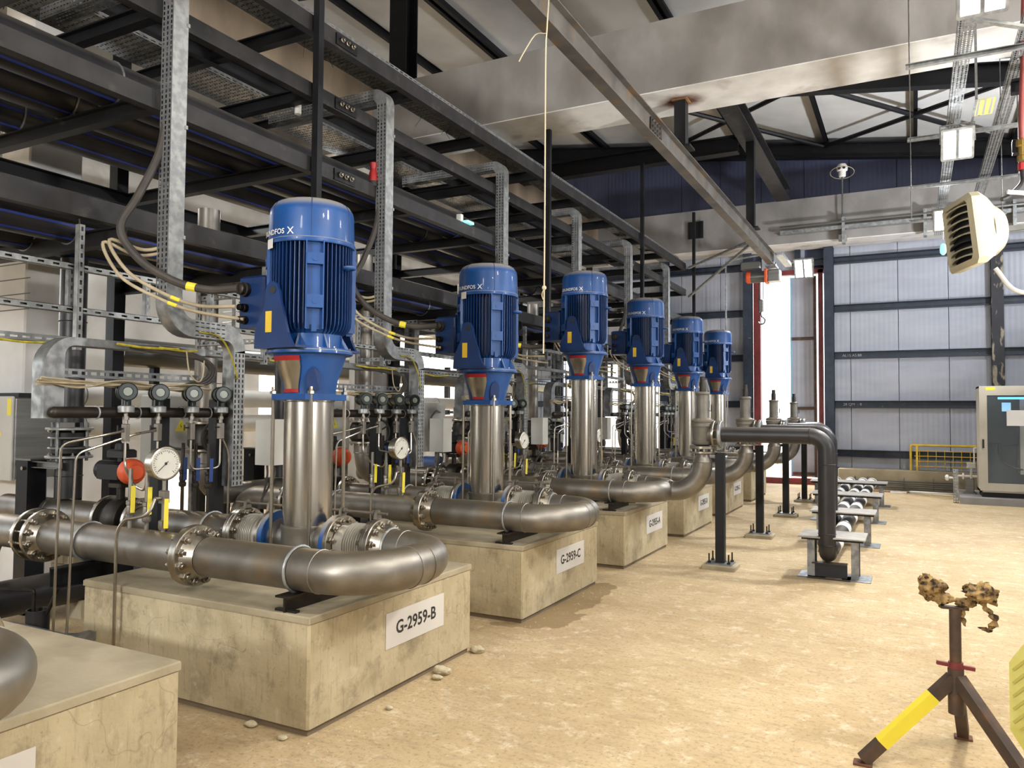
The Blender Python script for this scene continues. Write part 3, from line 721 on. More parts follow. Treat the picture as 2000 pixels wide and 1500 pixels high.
    bolts(t, C(zs+.278), (0, 0, 1), .25, 8, .022, .2)
    # finned stator: one extruded star with tapering foot
    z0 = zb+.1; z1 = zs+.95; n = 56
    rings = [(.205, .198, z0), (.24, .212, z0+.02), (.257, .216, z0+.055), (.261, .217, z0+.1), (.261, .217, z1)]
    vs = []; fs = []
    for ro, ri, z in rings: vs += [(X+a, Y+b, z) for a, b in gear(n, ro, ri, .01)]
    m_ = 4*n
    for k in range(len(rings)-1):
        for j in range(m_): q_ = (j+1) % m_; fs.append((k*m_+j, k*m_+q_, (k+1)*m_+q_, (k+1)*m_+j))
    fs += [tuple(range(m_-1, -1, -1)), tuple(range((len(rings)-1)*m_, len(rings)*m_))]
    MB().add(vs, fs).build('finned_housing', 'blue_deep', t, smooth=20)
    # raised strips with bosses on the diagonals
    for k in range(4):
        a = -PI/4+PI/2*k+.03; d = Vector((math.cos(a), math.sin(a), 0)); s_ = Vector((-d.y, d.x, 0)); P = Vector((X, Y, 0))
        b = MB(); Rm = Matrix((s_, d, Vector((0, 0, 1)))).transposed().to_4x4(); Rm.translation = P
        def lb(x0, x1, y0, y1, za, zc):
            e = MB().bb(x0, x1, y0, y1, za, zc).xf(Rm); b.add(e.v, e.f)
        lb(-.052, .052, .2, .238, z0+.02, z1); lb(-.056, -.048, .2, .276, z0+.02, z1); lb(.048, .056, .2, .276, z0+.02, z1)
        lb(-.05, .05, .2, .281, z0+.15, z0+.23); lb(-.05, .05, .2, .281, z0+.42, z0+.49)
        for zz in (z0+.19, z0+.455):
            e = MB().lathe([(.018, 0), (.018, .006), (.008, .006)], (0, .279, zz), (0, 1, 0), 14).xf(Rm); b.add(e.v, e.f)
        b.build('mounting_strip', 'blue', t)
        e = MB().bb(-.016, .016, .225, .262, z0+.005, z0+.05).xf(Rm); e.build('bolt_lug', 'blue', t)
    # fan cowl with domed top
    zc = z1-.01; top = zs+1.243
    cw = MB().lathe([(.255, zc), (.274, zc), (.276, zc+.004), (.276, zc+.026), (.27, zc+.032), (.266, top-.10), (.26, top-.066), (.241, top-.036), (.208, top-.016), (.15, top-.005), (.07, top), (0, top)], C(0), n=56, cap=False)
    co = cw.build('fan_cowl', 'blue', t)
    sm = MB()
    for k in range(6):
        a = 2*PI*k/6+.2
        sm.tube([(X+r*math.cos(a), Y+r*math.sin(a), z) for r, z in ((.271, zc+.034), (.267, top-.10), (.261, top-.066), (.242, top-.036), (.209, top-.015), (.15, top-.004))], .0022, 6)
    sm.build('seam', 'blue_deep', co)
    # maker's name in white letters wrapped round the cowl, facing -y
    tx = text('GRUNDFOS', .046, .0006, .0)
    tq = text('X', .062, .0004, .0); tx.add([(x+.163, y, z) for x, y, z in tq.v], tq.f)
    zt = zc+.062; rr = .2752
    tx.v = [(X+rr*math.cos(-PI/2-.36+x/rr), Y+rr*math.sin(-PI/2-.30+x/rr), zt+y) for x, y, z in tx.v]
    tx.build('lettering', 'white', co, smooth=0)
    if cap_tag:
        e = MB().bb(-.035, .035, -.281, -.279, -.03, .03).xf(Matrix.Translation(C(zc-.005)) @ Matrix.Rotation(-.38, 4, 'Z')); e.build('paper_tag', 'paper', co, smooth=0)
    # lifting brackets on -y and +y with yellow data sticker
    for s in (-1, 1):
        P = [(-.15, 0), (.17, 0), (.15, .03), (.125, .08), (.10, .17), (.065, .27), (.05, .34), (.03, .385), (0, .40), (-.03, .395), (-.055, .37), (-.065, .33), (-.07, .25), (-.145, .1)]
        zo = zs+.29; yy = Y+s*.285
        hole = [(.02*math.cos(a*PI/6), .345+.02*math.sin(a*PI/6)) for a in range(12)]
        vs = []; 
        for th in (0, .02): vs += [(X-.03+a, yy+s*th, zo+b) for a, b in P]
        n_ = len(P)
        fs = [tuple(range(n_)), tuple(range(2*n_-1, n_-1, -1))]+[(i, i+n_, (i+1) % n_+n_, (i+1) % n_) for i in range(n_)]
        b = MB().add(vs, fs).bb(X-.18, X+.16, min(Y+s*.15, yy+s*.02), max(Y+s*.15, yy+s*.02), zo-.012, zo+.004)
        bo = b.build('lifting_bracket', 'blue_deep', t, smooth=0)
        MB().lathe([(.024, 0), (.024, .003)], (X-.03, yy+s*.0205, zo+.345), (0, s, 0), 16).build('eye', 'ink', bo)
        MB().bb(X-.085, X-.035, min(yy+s*.021, yy+s*.023), max(yy+s*.021, yy+s*.023), zo+.085, zo+.215).build('sticker', 'yellow', bo, smooth=0)
    # side eye bolts
    for a in (.1, PI+.1):
        MB().torus((X+.29*math.cos(a), Y+.29*math.sin(a), z0+.42), (0, 0, 1), .03, .012, 16, 8).build('lifting_eye', 'blue', t)
    # terminal box on the -x side with glands
    zt = zs+.43
    tb = MB().cbox(X-.47, X-.245, Y-.17, Y+.15, zt, zt+.34, .015).build('terminal_box', 'blue_deep', t)
    gl = MB()
    for yy, zz, r in ((Y-.11, zt+.25, .038), (Y-.13, zt+.13, .022), (Y-.06, zt+.13, .022), (Y-.1, zt+.05, .022)):
        MB().lathe([(r*1.25, 0), (r*1.25, .03), (r, .032), (r, .06), (r*.7, .066)], (X-.40, Y-.17, zz), (0, -1, 0), 12).build('cable_gland', 'dark_iron', tb)
    return t
plab = lambda i: ('nearest and largest blue vertical pump, on the block signed %s' % codes[0]) if i == 0 else ('%s blue vertical pump from the camera, on the block signed %s' % (ordn[i], codes[i]))
pB = make_pump(PY[0], 0, plab(0), True)
dup(pB, (PX, PY[1], BZ), plab(1))
pD = make_pump(PY[2], .325, plab(2))
for i in (3, 4, 5): dup(pD, (PX, PY[i], BZ), plab(i))

# ------------------------------------------------------------------ discharge pipes: U bends with bellows
ZP = .785; RP = .1095
def make_discharge(yp, branch, lab, half=False):
    yn = yp-.73; xs = -2.68; R = .305
    t = thing('discharge_pipe', (PX, yn, ZP), lab, 'pipe', 'stainless discharge pipes')
    # short spool from the weld-neck flange through both elbows back to the bellows
    path = [(-3.5, yn, ZP), (xs, yn, ZP)]+arc((xs, yn+R, ZP), (0, -R, 0), (R, 0, 0), 10)[1:]+[(xs+R, yp-R, ZP)]+arc((xs, yp-R, ZP), (R, 0, 0), (0, R, 0), 10)[1:]+[(-2.82, yp, ZP)]
    u = MB().tube(path, RP, 28).build('bend', 'stainless', t)
    sm = MB()
    for c, a in (((xs, yn, ZP), (1, 0, 0)), ((xs+R, yn+R, ZP), (0, 1, 0)), ((xs+R, yp-R, ZP), (0, 1, 0)), ((xs, yp, ZP), (1, 0, 0))):
        sm.torus(c, a, RP+.0005, .004, 32, 6)
    sm.build('weld_seam', 'stainless', u)
    if branch:
        xb = -2.27; ym = (yn+yp)/2
        pth = [(xs+R-.02, ym, ZP), (xb, ym, ZP)]+arc((xb, ym, ZP+.305), (0, 0, -.305), (.305, 0, 0), 10)[1:]+[(xb+.305, ym, 1.10)]
        b = MB().tube(pth, RP-.008, 24).lathe([(RP-.008, 1.10), (RP-.012, 1.12), (.07, 1.165), (.07, 1.2)], (xb+.305, ym, 0), n=24).build('riser_branch', 'stainless', t)
        MB().torus((xb, ym, ZP), (1, 0, 0), RP-.007, .004, 28, 6).torus((xb+.305, ym, 1.1), (0, 0, 1), RP-.007, .004, 28, 6).build('weld_seam', 'stainless', b)
        flange(t, (xb+.305, ym, 1.215), (0, 0, 1), .135, .024, 8, .03)
    # straight run to the left, with flange pairs
    MB().cyl((-3.7, yn, ZP), (-4.98, yn, ZP), RP, n=28).build('straight_pipe', 'stainless', t)
    MB().tube([(-5.12, yn, ZP), (-5.5, yn, ZP)]+arc((-5.5, yn, ZP-.25), (0, 0, .25), (-.25, 0, 0), 8)[1:]+[(-5.75, yn, .37)], RP, 24).build('straight_pipe', 'stainless', t)
    flange(t, (-3.575, yn, ZP), (1, 0, 0), .17, .034, 12, .044, hub=(RP, .07))
    flange(t, (-3.632, yn, ZP), (-1, 0, 0), .17, .034, 12, .044, hub=(RP, .07))
    MB().cyl((-3.603, yn, ZP), (-3.632+.028, yn, ZP), .15, n=28).build('gasket', 'rubber', t)
    flange(t, (-4.98, yn, ZP), (1, 0, 0), .17, .03, 12, .044, hub=(RP, .05))
    flange(t, (-5.115, yn, ZP), (-1, 0, 0), .17, .03, 12, .044, hub=(RP, .05))
    MB().cyl((-5.09, yn, ZP), (-5.005, yn, ZP), .12, n=28).build('check_valve', 'dark_iron', t)
    for k in range(12):
        a = 2*PI*k/12+PI/12; MB().cyl((-5.1, yn+.143*math.cos(a), ZP+.143*math.sin(a)), (-5.0, yn+.143*math.cos(a), ZP+.143*math.sin(a)), .009, n=6).build('stud', 'bolt', t)
    # bellows between pump flange and bend
    x0 = PX+.27
    prof = [(.09, 0)]
    for k in range(8): prof += [(.1, .002+k*.0175), (.104, .004+k*.0175), (.131, .0075+k*.0175), (.131, .0105+k*.0175), (.104, .014+k*.0175), (.1, .016+k*.0175)]
    prof += [(.09, .14)]
    MB().lathe([(.115, -.07), (.118, 0)]+prof[1:-1]+[(.118, .145), (.118, .17)], (x0+.105, yp, ZP), (1, 0, 0), 36).build('bellows', 'bellows_steel', t, smooth=20)
    f1 = flange(t, (x0+.03, yp, ZP), (1, 0, 0), .17, .032, 12, .042)
    f2 = flange(t, (x0+.275, yp, ZP), (-1, 0, 0), .17, .03, 12, .042)
    f3 = flange(t, (x0+.33, yp, ZP), (1, 0, 0), .17, .032, 12, .042, hub=(RP, .07))
    MB().cyl((x0+.3, yp, ZP), (x0+.305, yp, ZP), .16, n=28).build('gasket', 'rubber', t)
    for s in (-1, 1):                 # limit rod with ears
        e = MB()
        for xx in (x0+.016, x0+.288):
            e.ext([(-.03, 0), (.03, 0), (.02, .05), (.008, .065), (-.008, .065), (-.02, .05)], (xx-.01, yp, ZP+.155) if s > 0 else (xx-.01, yp, ZP-.155), (xx+.01, yp, ZP+.155) if s > 0 else (xx+.01, yp, ZP-.155), up=(0, 0, s))
        e.cyl((x0-.06, yp, ZP+s*.2), (x0+.36, yp, ZP+s*.2), .009, n=8)
        for xx in (x0+.04, x0+.262): e.cyl((xx-.008, yp, ZP+s*.2), (xx+.008, yp, ZP+s*.2), .019, n=6)
        e.build('limit_rod', 'dark_iron' if s < 0 else 'stainless', t)
    # U-bolt, angle-plate support on the block
    for xx, yy in ((-2.83, yn), (-2.78, yp)):
        MB().torus((xx, yy, ZP), (1, 0, 0), RP+.008, .008, 24, 8).build('u_bolt', 'galv_light', t)
    sp = MB().bb(-2.87, -2.78, yn-.13, yn+.5, ZP-RP-.014, ZP-RP-.004).bb(-2.832, -2.82, yn-.112, yn+.5, BZ, ZP-RP-.012)
    sp.bb(-2.9, -2.76, yn-.1, yn-.07, BZ, BZ+.012)
    sp.build('support_plate', 'dark_iron', t, smooth=0)
    MB().torus((-4.55, yn, ZP), (1, 0, 0), RP+.008, .008, 24, 8).build('u_bolt', 'galv_light', t)
    pb = MB().chan((-4.55, yn-.25, ZP-RP-.07), (-4.55, yn+.3, ZP-RP-.07), .07, .12, .008).bar((-4.55, yn+.1, 0), (-4.55, yn+.1, ZP-RP-.13), .1, .1)
    pb.build('post_support', 'black', t, smooth=0)
    return t
dA = make_discharge(1.44, False, 'stainless pipe bend at the left edge on the nearest block')
dlab = lambda i: 'stainless U-shaped discharge pipe%s on the block signed %s' % (' with riser branch' if i > 1 else '', codes[i])
dB = make_discharge(PY[0], False, dlab(0))
dup(dB, (PX, PY[1]-.73, ZP), dlab(1))
dD = make_discharge(PY[2], True, dlab(2))
for i in (3, 4, 5): dup(dD, (PX, PY[i]-.73, ZP), dlab(i))

# ------------------------------------------------------------------ suction pipes on the left of each pump
def make_suction(yp, lab):
    t = thing('suction_pipe', (-4.8, yp, ZP), lab, 'pipe', 'stainless suction pipes')
    x0 = PX-.27
    flange(t, (x0-.03, yp, ZP), (-1, 0, 0), .17, .028, 0)
    prof = [(.115, -.07), (.118, 0)]
    for k in range(8): prof += [(.108, .003+k*.0155), (.13, .007+k*.0155), (.13, .011+k*.0155), (.108, .0155+k*.0155)]
    MB().lathe(prof+[(.118, .128), (.118, .16)], (x0-.1, yp, ZP), (-1, 0, 0), 36).build('bellows', 'bellows_steel', t, smooth=20)
    flange(t, (x0-.25, yp, ZP), (1, 0, 0), .17, .03, 12, .042)
    flange(t, (x0-.31, yp, ZP), (-1, 0, 0), .17, .032, 12, .042, hub=(RP, .06))
    e = MB()
    for xx in (x0-.05, x0-.26):
        e.ext([(-.03, 0), (.03, 0), (.02, .05), (.008, .065), (-.008, .065), (-.02, .05)], (xx-.01, yp, ZP+.155), (xx+.01, yp, ZP+.155))
    e.cyl((x0+.06, yp, ZP+.2), (x0-.36, yp, ZP+.2), .009, n=8)
    e.build('limit_rod', 'stainless', t)
    MB().cyl((x0-.3, yp, ZP), (-5.02, yp, ZP), RP, n=28).build('straight_pipe', 'stainless', t)
    MB().cyl((-5.42, yp, ZP), (-6.75, yp, ZP), RP, n=28).torus((-6.1, yp, ZP), (1, 0, 0), RP, .005, 28, 6).build('straight_pipe', 'stainless', t)
    flange(t, (-5.03, yp, ZP), (1, 0, 0), .17, .03, 12, .042)
    flange(t, (-5.41, yp, ZP), (-1, 0, 0), .17, .03, 12, .042)
    MB().lathe([(.16, -.08), (.165, -.07), (.165, .07), (.16, .08)], (-5.22, yp, ZP), (1, 0, 0), 32).build('butterfly_body', 'dark_iron', t)
    MB().cyl((-5.05, yp, ZP), (-5.14, yp, ZP), .12, n=24).cyl((-5.3, yp, ZP), (-5.39, yp, ZP), .12, n=24).build('spool', 'rubber', t)
    MB().torus((-4.3, yp, ZP), (1, 0, 0), RP+.008, .008, 24, 8).build('u_bolt', 'galv_light', t)
    return t
s0 = make_suction(PY[0], 'stainless suction pipe with bellows left of the first blue pump')
for i in range(1, 6): dup(s0, (-4.8, PY[i], ZP), 'stainless suction pipe with bellows left of the %s blue pump' % ordn[i])
def make_actuator(yp, lab):
    t = thing('valve_actuator', (-5.22, yp, .96), lab, 'actuator', 'orange capped actuators')
    MB().cyl((-5.22, yp, .94), (-5.22, yp, 1.06), .03, n=12).cbox(-5.29, -5.15, yp-.06, yp+.06, 1.03, 1.07, .01).build('stem', 'dark_iron', t)
    MB().lathe([(.05, -.24), (.075, -.22), (.075, .08), (.07, .1)], (-5.22, yp, 1.15), (1, 0, 0), 20).cbox(-5.4, -5.15, yp-.08, yp+.08, 1.09, 1.21, .01).build('cylinder', 'black', t)
    MB().lathe([(.085, 0), (.095, .01), (.095, .05), (.08, .09), (.055, .105), (.052, .13), (.0, .135)], (-5.12, yp, 1.15), (1, -.35, 0), 24).build('end_cap', 'orange', t)
    MB().cbox(-5.32, -5.12, yp-.06, yp+.06, 1.25, 1.31, .012).lathe([(.05, 1.31), (.045, 1.35), (.03, 1.355)], (-5.22, yp, 0), n=16).cyl((-5.22, yp, 1.2), (-5.22, yp, 1.26), .03, n=10).build('position_box', 'rubber', t)
    return t
a0 = make_actuator(PY[0]-.05, 'orange capped valve actuator on the first suction pipe')
for i in range(1, 6): dup(a0, (-5.22, PY[i]-.05, .96), 'orange capped valve actuator on the %s suction pipe' % ordn[i])

# ------------------------------------------------------------------ relief valves, black drain pipes, their posts
VX = PX+.77-.305+.305+.305+.41+.0
VX = -2.27+.305
def make_valve(ym, lab):
    t = thing('relief_valve', (VX, ym, 1.24), lab, 'valve', 'steel relief valves on risers')
    C = (VX, ym, 0)
    flange(t, (VX, ym, 1.24), (0, 0, -1), .135, .03, 8, .03)
    MB().lathe([(.06, 1.24), (.06, 1.27), (.105, 1.285), (.112, 1.3), (.112, 1.318), (.1, 1.325), (.1, 1.34), (.108, 1.38), (.108, 1.44), (.115, 1.47), (.12, 1.475), (.12, 1.505), (.115, 1.51)], C, n=28).cyl((VX, ym, 1.392), (VX+.12, ym, 1.392), .085, n=22).build('body', 'cast', t)
    MB().lathe([(.118, 1.512), (.12, 1.515), (.12, 1.538), (.1, 1.545), (.07, 1.56), (.066, 1.58), (.066, 1.80), (.076, 1.81), (.076, 1.825), (.06, 1.835)], C, n=28).build('bonnet', 'cast', t)
    MB().lathe([(.034, 1.83), (.034, 1.93), (.028, 1.94), (.028, 1.99), (.018, 1.995)], C, n=16).build('cap', 'dark_iron', t)
    MB().tube([(VX+.07, ym, 1.64), (VX+.09, ym, 1.63), (VX+.09, ym, 1.7)], .007, 6).build('lever', 'dark_iron', t)
    bolts(t, (VX, ym, 1.538), (0, 0, 1), .1, 8, .018, .2)
    flange(t, (VX+.135, ym, 1.392), (1, 0, 0), .14, .024, 8, .028)
    return t
def make_drain(ym, xv, ye, lab):
    z = 1.392; x0 = VX+.175
    t = thing('drain_pipe', (xv, ym, 0), lab, 'pipe', 'black drain pipes')
    R = .15
    P = [(x0, ym, z), (xv-R, ym, z)]+arc((xv-R, ym, z-R), (0, 0, R), (R, 0, 0), 8)[1:]+[(xv, ym, .42)]
    MB().tube(P, .08, 22).build('upper_pipe', 'hdpe', t)
    P = [(xv, ym, .42)]+[(xv, ym, .38)]+arc((xv, ym+.12, .36), (0, -.12, 0), (0, 0, -.12), 8)+[(xv, ye, .24)]
    MB().tube(P, .08, 22).build('lower_pipe', 'hdpe', t)
    c = MB().torus((xv-R, ym, z), (1, 0, 0), .081, .005, 24, 6); c.build('weld_bead', 'hdpe', t)
    for zz in (1.12, .45, .34): MB().torus((xv, ym, zz), (0, 0, 1), .081, .005, 24, 6).build('weld_bead', 'hdpe', t)
    flange(t, (x0, ym, z), (-1, 0, 0), .14, .028, 8, .03, mt='galv_light')
    yy = ym+.55
    k = 0
    while yy < ye-.2:                 # white insulated sleeves and clamps along the floor run
        MB().lathe([(.083, 0), (.086, .01), (.086, .30), (.083, .31)], (xv, yy, .24), (0, 1, 0), 22).build('grey_sleeve', 'white', t)
        MB().torus((xv, yy+.36, .24), (0, 1, 0), .084, .007, 22, 6).build('u_bolt', 'galv', t)
        yy += 1.15
    MB().torus((xv, ye-.03, .24), (0, 1, 0), .086, .014, 24, 8).build('end_ring', 'white', t)
    return t
def make_post(ym, lab):
    t = thing('support_post', (-1.80, ym+.08, 0), lab, 'post', 'black pipe support posts')
    x, y = -1.80, ym+.08
    MB().bar((x, y, .06), (x, y, 1.20), .09, .09).build('tube', 'black', t, smooth=0)
    MB().cbox(x-.17, x+.17, y-.15, y+.15, 0, .05, .012).build('concrete_pad', 'block_top', t)
    MB().bb(x-.13, x+.13, y-.11, y+.11, .05, .062).build('base_plate', 'galv', t, smooth=0)
    for sx in (-1, 1):
        for sy in (-1, 1):
            MB().cyl((x+sx*.1, y+sy*.085, .05), (x+sx*.1, y+sy*.085, .16), .008, n=8).lathe([(.018, .062), (.018, .08)], (x+sx*.1, y+sy*.085, 0), n=6).build('anchor_bolt', 'dark_iron', t)
    MB().bb(x-.16, x-.03, y-.03, y+.03, 1.1, 1.14).bb(x-.16, x-.12, y-.05, y+.03, 1.06, 1.2).build('side_bracket', 'black', t, smooth=0)
    return t
YM = [PY[2]-.365+2.31*i for i in range(4)]
XD = (-.76, -.93, -1.16, -1.42)
vn = ('nearest', 'second nearest', 'third nearest', 'farthest')
v0 = make_valve(YM[0], 'nearest grey steel relief valve, on the riser behind the first black post')
for i in (1, 2, 3): dup(v0, (VX, YM[i], 1.24), '%s grey steel relief valve in the row of four' % vn[i])
for i in range(4): make_drain(YM[i], XD[i], 17.2, '%s black drain pipe, from the %s relief valve down to the floor' % (vn[i], vn[i]))
p0 = make_post(YM[0], 'nearest black square post on a bolted base, under the drain pipe')
for i in (1, 2, 3): dup(p0, (-1.80, YM[i]+.08, 0), '%s black square post on a bolted base, under its drain pipe' % vn[i])

# saddle under the first elbow
t = thing('pipe_saddle', (XD[0], YM[0]+.1, 0), 'black steel saddle under the foot of the nearest drain pipe', 'support')
MB().ibeam((XD[0]-.15, YM[0]+.12, .075), (XD[0]+.17, YM[0]+.12, .075), .1, .15, .008, .012).bb(XD[0]-.19, XD[0]+.2, YM[0]+.02, YM[0]+.22, .0, .012).build('beam', 'black_dusty', t, smooth=0)
MB().torus((XD[0], YM[0]+.12, .245), (0, 1, 0), .088, .008, 20, 6, PI*.0, PI).build('u_bolt', 'galv', t)
# step bridges over the floor pipes
def bridge(y, x0, x1, lab):
    t = thing('pipe_bridge', ((x0+x1)/2, y, 0), lab, 'bridge', 'steel step bridges over floor pipes')
    MB().cbox(x0, x1, y-.26, y+.26, .405, .42, .004).build('top_plate', 'plate_light', t)
    MB().bb(x0+.02, x1-.02, y-.17, y-.16, .375, .405).bb(x0+.02, x1-.02, y+.16, y+.17, .375, .405).build('stiffener', 'black', t, smooth=0)
    for xx in (x0+.1, x1-.1):
        MB().ibeam((xx, y, .012), (xx, y, .405), .07, .2, .008, .01, up=(0, 1, 0)).build('leg', 'galv', t, smooth=0)
        MB().cbox(xx-.12, xx+.14, y-.17, y+.17, 0, .012, .003).build('foot_plate', 'galv', t)
for i, (y, x0) in enumerate(((8.28, -1.02), (10.45, -1.16), (12.75, -1.4), (15.1, -1.68))):
    bridge(y, x0, -.42, '%s steel step bridge over the black floor pipes' % vn[i])

# ------------------------------------------------------------------ floodlights, trays and trapeze hangers over the aisle
TZ = 4.66
for xx, lab in ((.40, 'left one of two perforated trays carrying the floodlights at top right'), (.84, 'right one of two perforated trays at upper right')):
    t = thing('cable_tray', (xx, 8, TZ), lab, 'cable tray')
    n = 260
    MB().holed((xx-.06, 4.2, TZ), (.12, 0, 0), (0, 10.6, 0), 4, n, .4, .6, stagger=True).build('tray_floor', 'galv', t, smooth=0)
    for s in (-.06, .06): MB().holed((xx+s, 4.2, TZ), (0, 10.6, 0), (0, 0, .06), 130, 1, .6, .3).build('side_rail', 'galv', t, smooth=0)
    MB().cyl((xx-.03, 4.4, TZ+.02), (xx-.03, 14.6, TZ+.02), .015, n=6).build('laid_cable', 'cable_black', t)
for i, yy in enumerate((5.4, 7.4, 9.4, 11.4, 13.4)):
    t = thing('trapeze_hanger', (.5, yy, 4.62), '%s galvanised trapeze hanger under the two aisle trays' % ordn[i], 'hanger', 'trapeze hangers of aisle trays')
    MB().chan((-.03, yy, 4.62), (1.25, yy, 4.62), .041, .041, .003).build('strut', 'galv_light', t, smooth=0)
    for xx in (0, 1.2): MB().cyl((xx, yy, 4.6), (xx, yy, 5.49 if 8.9 < yy < 9.8 else rz(xx)-.1), .006, n=6).build('threaded_rod', 'grey_steel', t)
MB().lsec((.42, 6.6, 4.55), (1.25, 6.9, 4.35), .045, .004).build('diagonal_strut', 'galv_light', bpy.data.objects['trapeze_hanger.001'], smooth=0)
def flood_or_fill(x, y, z, lab, e, col, size=1., tilt=52):
    t = thing('floodlight', (x, y, z), lab, 'lamp', 'led floodlights')
    s = size; T = Matrix.Translation((x, y, z)) @ Matrix.Rotation(math.radians(-tilt), 4, 'X')
    MB().cbox(-.15*s, .15*s, -.17*s, .17*s, 0, .05, .012).xf(T).build('housing', 'galv_light', t)
    fins = MB()
    for k in range(7): fins.bb(-.13*s+k*.042*s, -.122*s+k*.042*s, -.15*s, .15*s, .05, .085)
    fins.xf(T).build('cooling_fins', 'galv', t, smooth=0)['kind'] = 'stuff'
    for dx in (-.07, .07): MB().bb((dx-.055)*s, (dx+.055)*s, -.145*s, .145*s, -.004, 0).xf(T).build('led_panel', 'lamp', t, smooth=0)
    MB().bb(-.01, .01, -.14*s, .14*s, -.006, -.004).xf(T).build('divider', 'galv', t, smooth=0)
    MB().tube([(x-.155*s, y, z+.02), (x-.155*s, y, z+.21), (x+.155*s, y, z+.21), (x+.155*s, y, z+.02)], .008, 6).bb(x-.03, x+.03, y-.02, y+.02, z+.2, TZ if y < 15 else 4.9).build('bracket', 'galv', t)
    p = T @ Vector((0, 0, -.07)); q = p+Vector((0, -math.sin(math.radians(24)), -math.cos(math.radians(24))))
    area(tuple(p), e, .26*s, .28*s, col, tuple(q), 115)
flood_or_fill(.43, 5.75, 4.38, 'led floodlight at the top edge of the picture, under the left tray', 36, FL1)
flood_or_fill(.43, 9.05, 4.40, 'big led floodlight under the tray, left of the red pipes', 50, FL2)
flood_or_fill(.42, 12.35, 4.36, 'small led floodlight just left of the cream heater', 70, FL3)
flood_or_fill(-2.05, 17.3, 4.72, 'led floodlight in front of the sliding door', 90, FL3, 1.3, 60)
t = thing('cable_tray', (-2.1, 16.6, 4.9), 'short galvanised tray between the hoist and the door floodlight', 'cable tray')
MB().bb(-2.42, -2.28, 15.9, 17.3, 4.78, 4.785).bb(-2.42, -2.415, 15.9, 17.3, 4.785, 4.84).bb(-2.285, -2.28, 15.9, 17.3, 4.785, 4.84).build('tray', 'galv_light', t, smooth=0)
MB().bb(-2.42, -1.85, 17.25, 17.33, 4.86, 4.9).build('arm', 'galv_light', t, smooth=0)
# louvre plates hanging beside the big flood
t = thing('louvre_plate', (.62, 8.6, 4.6), 'pale slotted plate beside the big floodlight', 'plate')
MB().bb(.55, .57, 8.38, 8.42, 4.6, 5.49).bb(.60, .62, 8.84, 8.86, 4.6, 4.61).bb(.55, .57, 8.38, 9.42, 4.598, 4.606).build('hanger', 'galv', t, smooth=0)
MB().holed((.56, 8.4, 4.6), (.16, 0, 0), (0, .45, 0), 3, 1, .35, .92).build('plate', 'yellow_pale', t, smooth=0)
# hanging green-lit emergency sign
t = thing('exit_lamp', (.41, 12.9, 4.0), 'small glowing white-green lamp hanging on a cord under the floodlight', 'lamp')
MB().cyl((.41, 12.9, 4.2), (.41, 12.9, 4.66), .006, n=6).build('cord', 'white', t)
MB().lathe([(.015, 0), (.04, .03), (.045, .08), (.035, .15), (.015, .17)], (.41, 12.9, 3.97), n=12).build('body', 'lamp_green', t)

# ------------------------------------------------------------------ unit heater with hoses, red pipes
HX, HY, HZ = .475, 7.6, 3.165
t = thing('unit_heater', (HX, HY, HZ), 'cream louvred unit heater hanging at upper right', 'heater')
M = Matrix.Translation((HX, HY, HZ)) @ Matrix.Rotation(math.radians(-71), 4, 'Z') @ Matrix.Rotation(math.radians(6), 4, 'X') @ Matrix.Diagonal((.86, .72, .86, 1))
# local frame: -y is the louvred face
o = .345; P = [(-o+.05, -o), (o-.05, -o), (o, -o+.05), (o, o-.05), (o-.05, o), (-o+.05, o), (-o, o-.05), (-o, -o+.05)]
b = MB(); vs = []
for s_, yy in ((1.0, -.16), (1.0, -.06), (.82, .06), (.5, .2)): vs += [(a*s_, yy, c*s_) for a, c in P]
fs = [tuple(range(31, 23, -1))]
for k in range(3):
    for j in range(8): q = (j+1) % 8; fs.append((k*8+j, k*8+8+j, k*8+8+q, k*8+q))
b.add(vs, fs)
b.add([(a, -.16, c) for a, c in P]+[(a*.83, -.19, c*.83) for a, c in P]+[(a*.83, -.1, c*.83) for a, c in P],
      [(j, (j+1) % 8, 8+(j+1) % 8, 8+j) for j in range(8)]+[(8+j, 8+(j+1) % 8, 16+(j+1) % 8, 16+j) for j in range(8)])
b.xf(M).build('casing', 'heater', t)
MB().bb(-.29, .29, -.1, -.09, -.29, .29).xf(M).build('core', 'louver_dark', t, smooth=0)
for k in range(8):
    z = -.245+k*.07
    pts = [(-.285, -.15, z-.012), (-.15, -.185, z+.006), (.1, -.185, z+.006), (.285, -.15, z-.012)]
    vs = []
    for x_, y_, z_ in spline(pts, 4): vs += [(x_, y_, z_), (x_, y_+.09, z_+.03), (x_, y_+.09, z_+.036), (x_, y_-.004, z_+.014)]
    n_ = len(vs)//4; fs = []
    for i in range(n_-1):
        for j in range(4): fs.append((i*4+j, i*4+(j+1) % 4, i*4+4+(j+1) % 4, i*4+4+j))
    fs += [(3, 2, 1, 0), (n_*4-4, n_*4-3, n_*4-2, n_*4-1)]
    MB().add(vs, fs).xf(M).build('louvre', 'louver' if k != 2 else 'louver_dark', t)
MB().lathe([(.27, .1), (.25, .2), (.2, .27), (.1, .3), (.0, .305)], (0, 0, 0), (0, 1, 0), 28).xf(M).build('fan_cover', 'heater', t)
MB().bb(.3, .305, -.02, .05, -.17, -.08).xf(M).build('rating_label', 'paper', t, smooth=0)
e = MB()
e.bar((0, .29, 0), (0, 1.3, 0), .05, .05).xf(M).build('wall_arm', 'grey_steel', t, smooth=0)
RX = .98
t = thing('red_pipe', (RX, 8.6, 5), 'red heating supply pipe at the upper right edge, with brass valves', 'pipe')
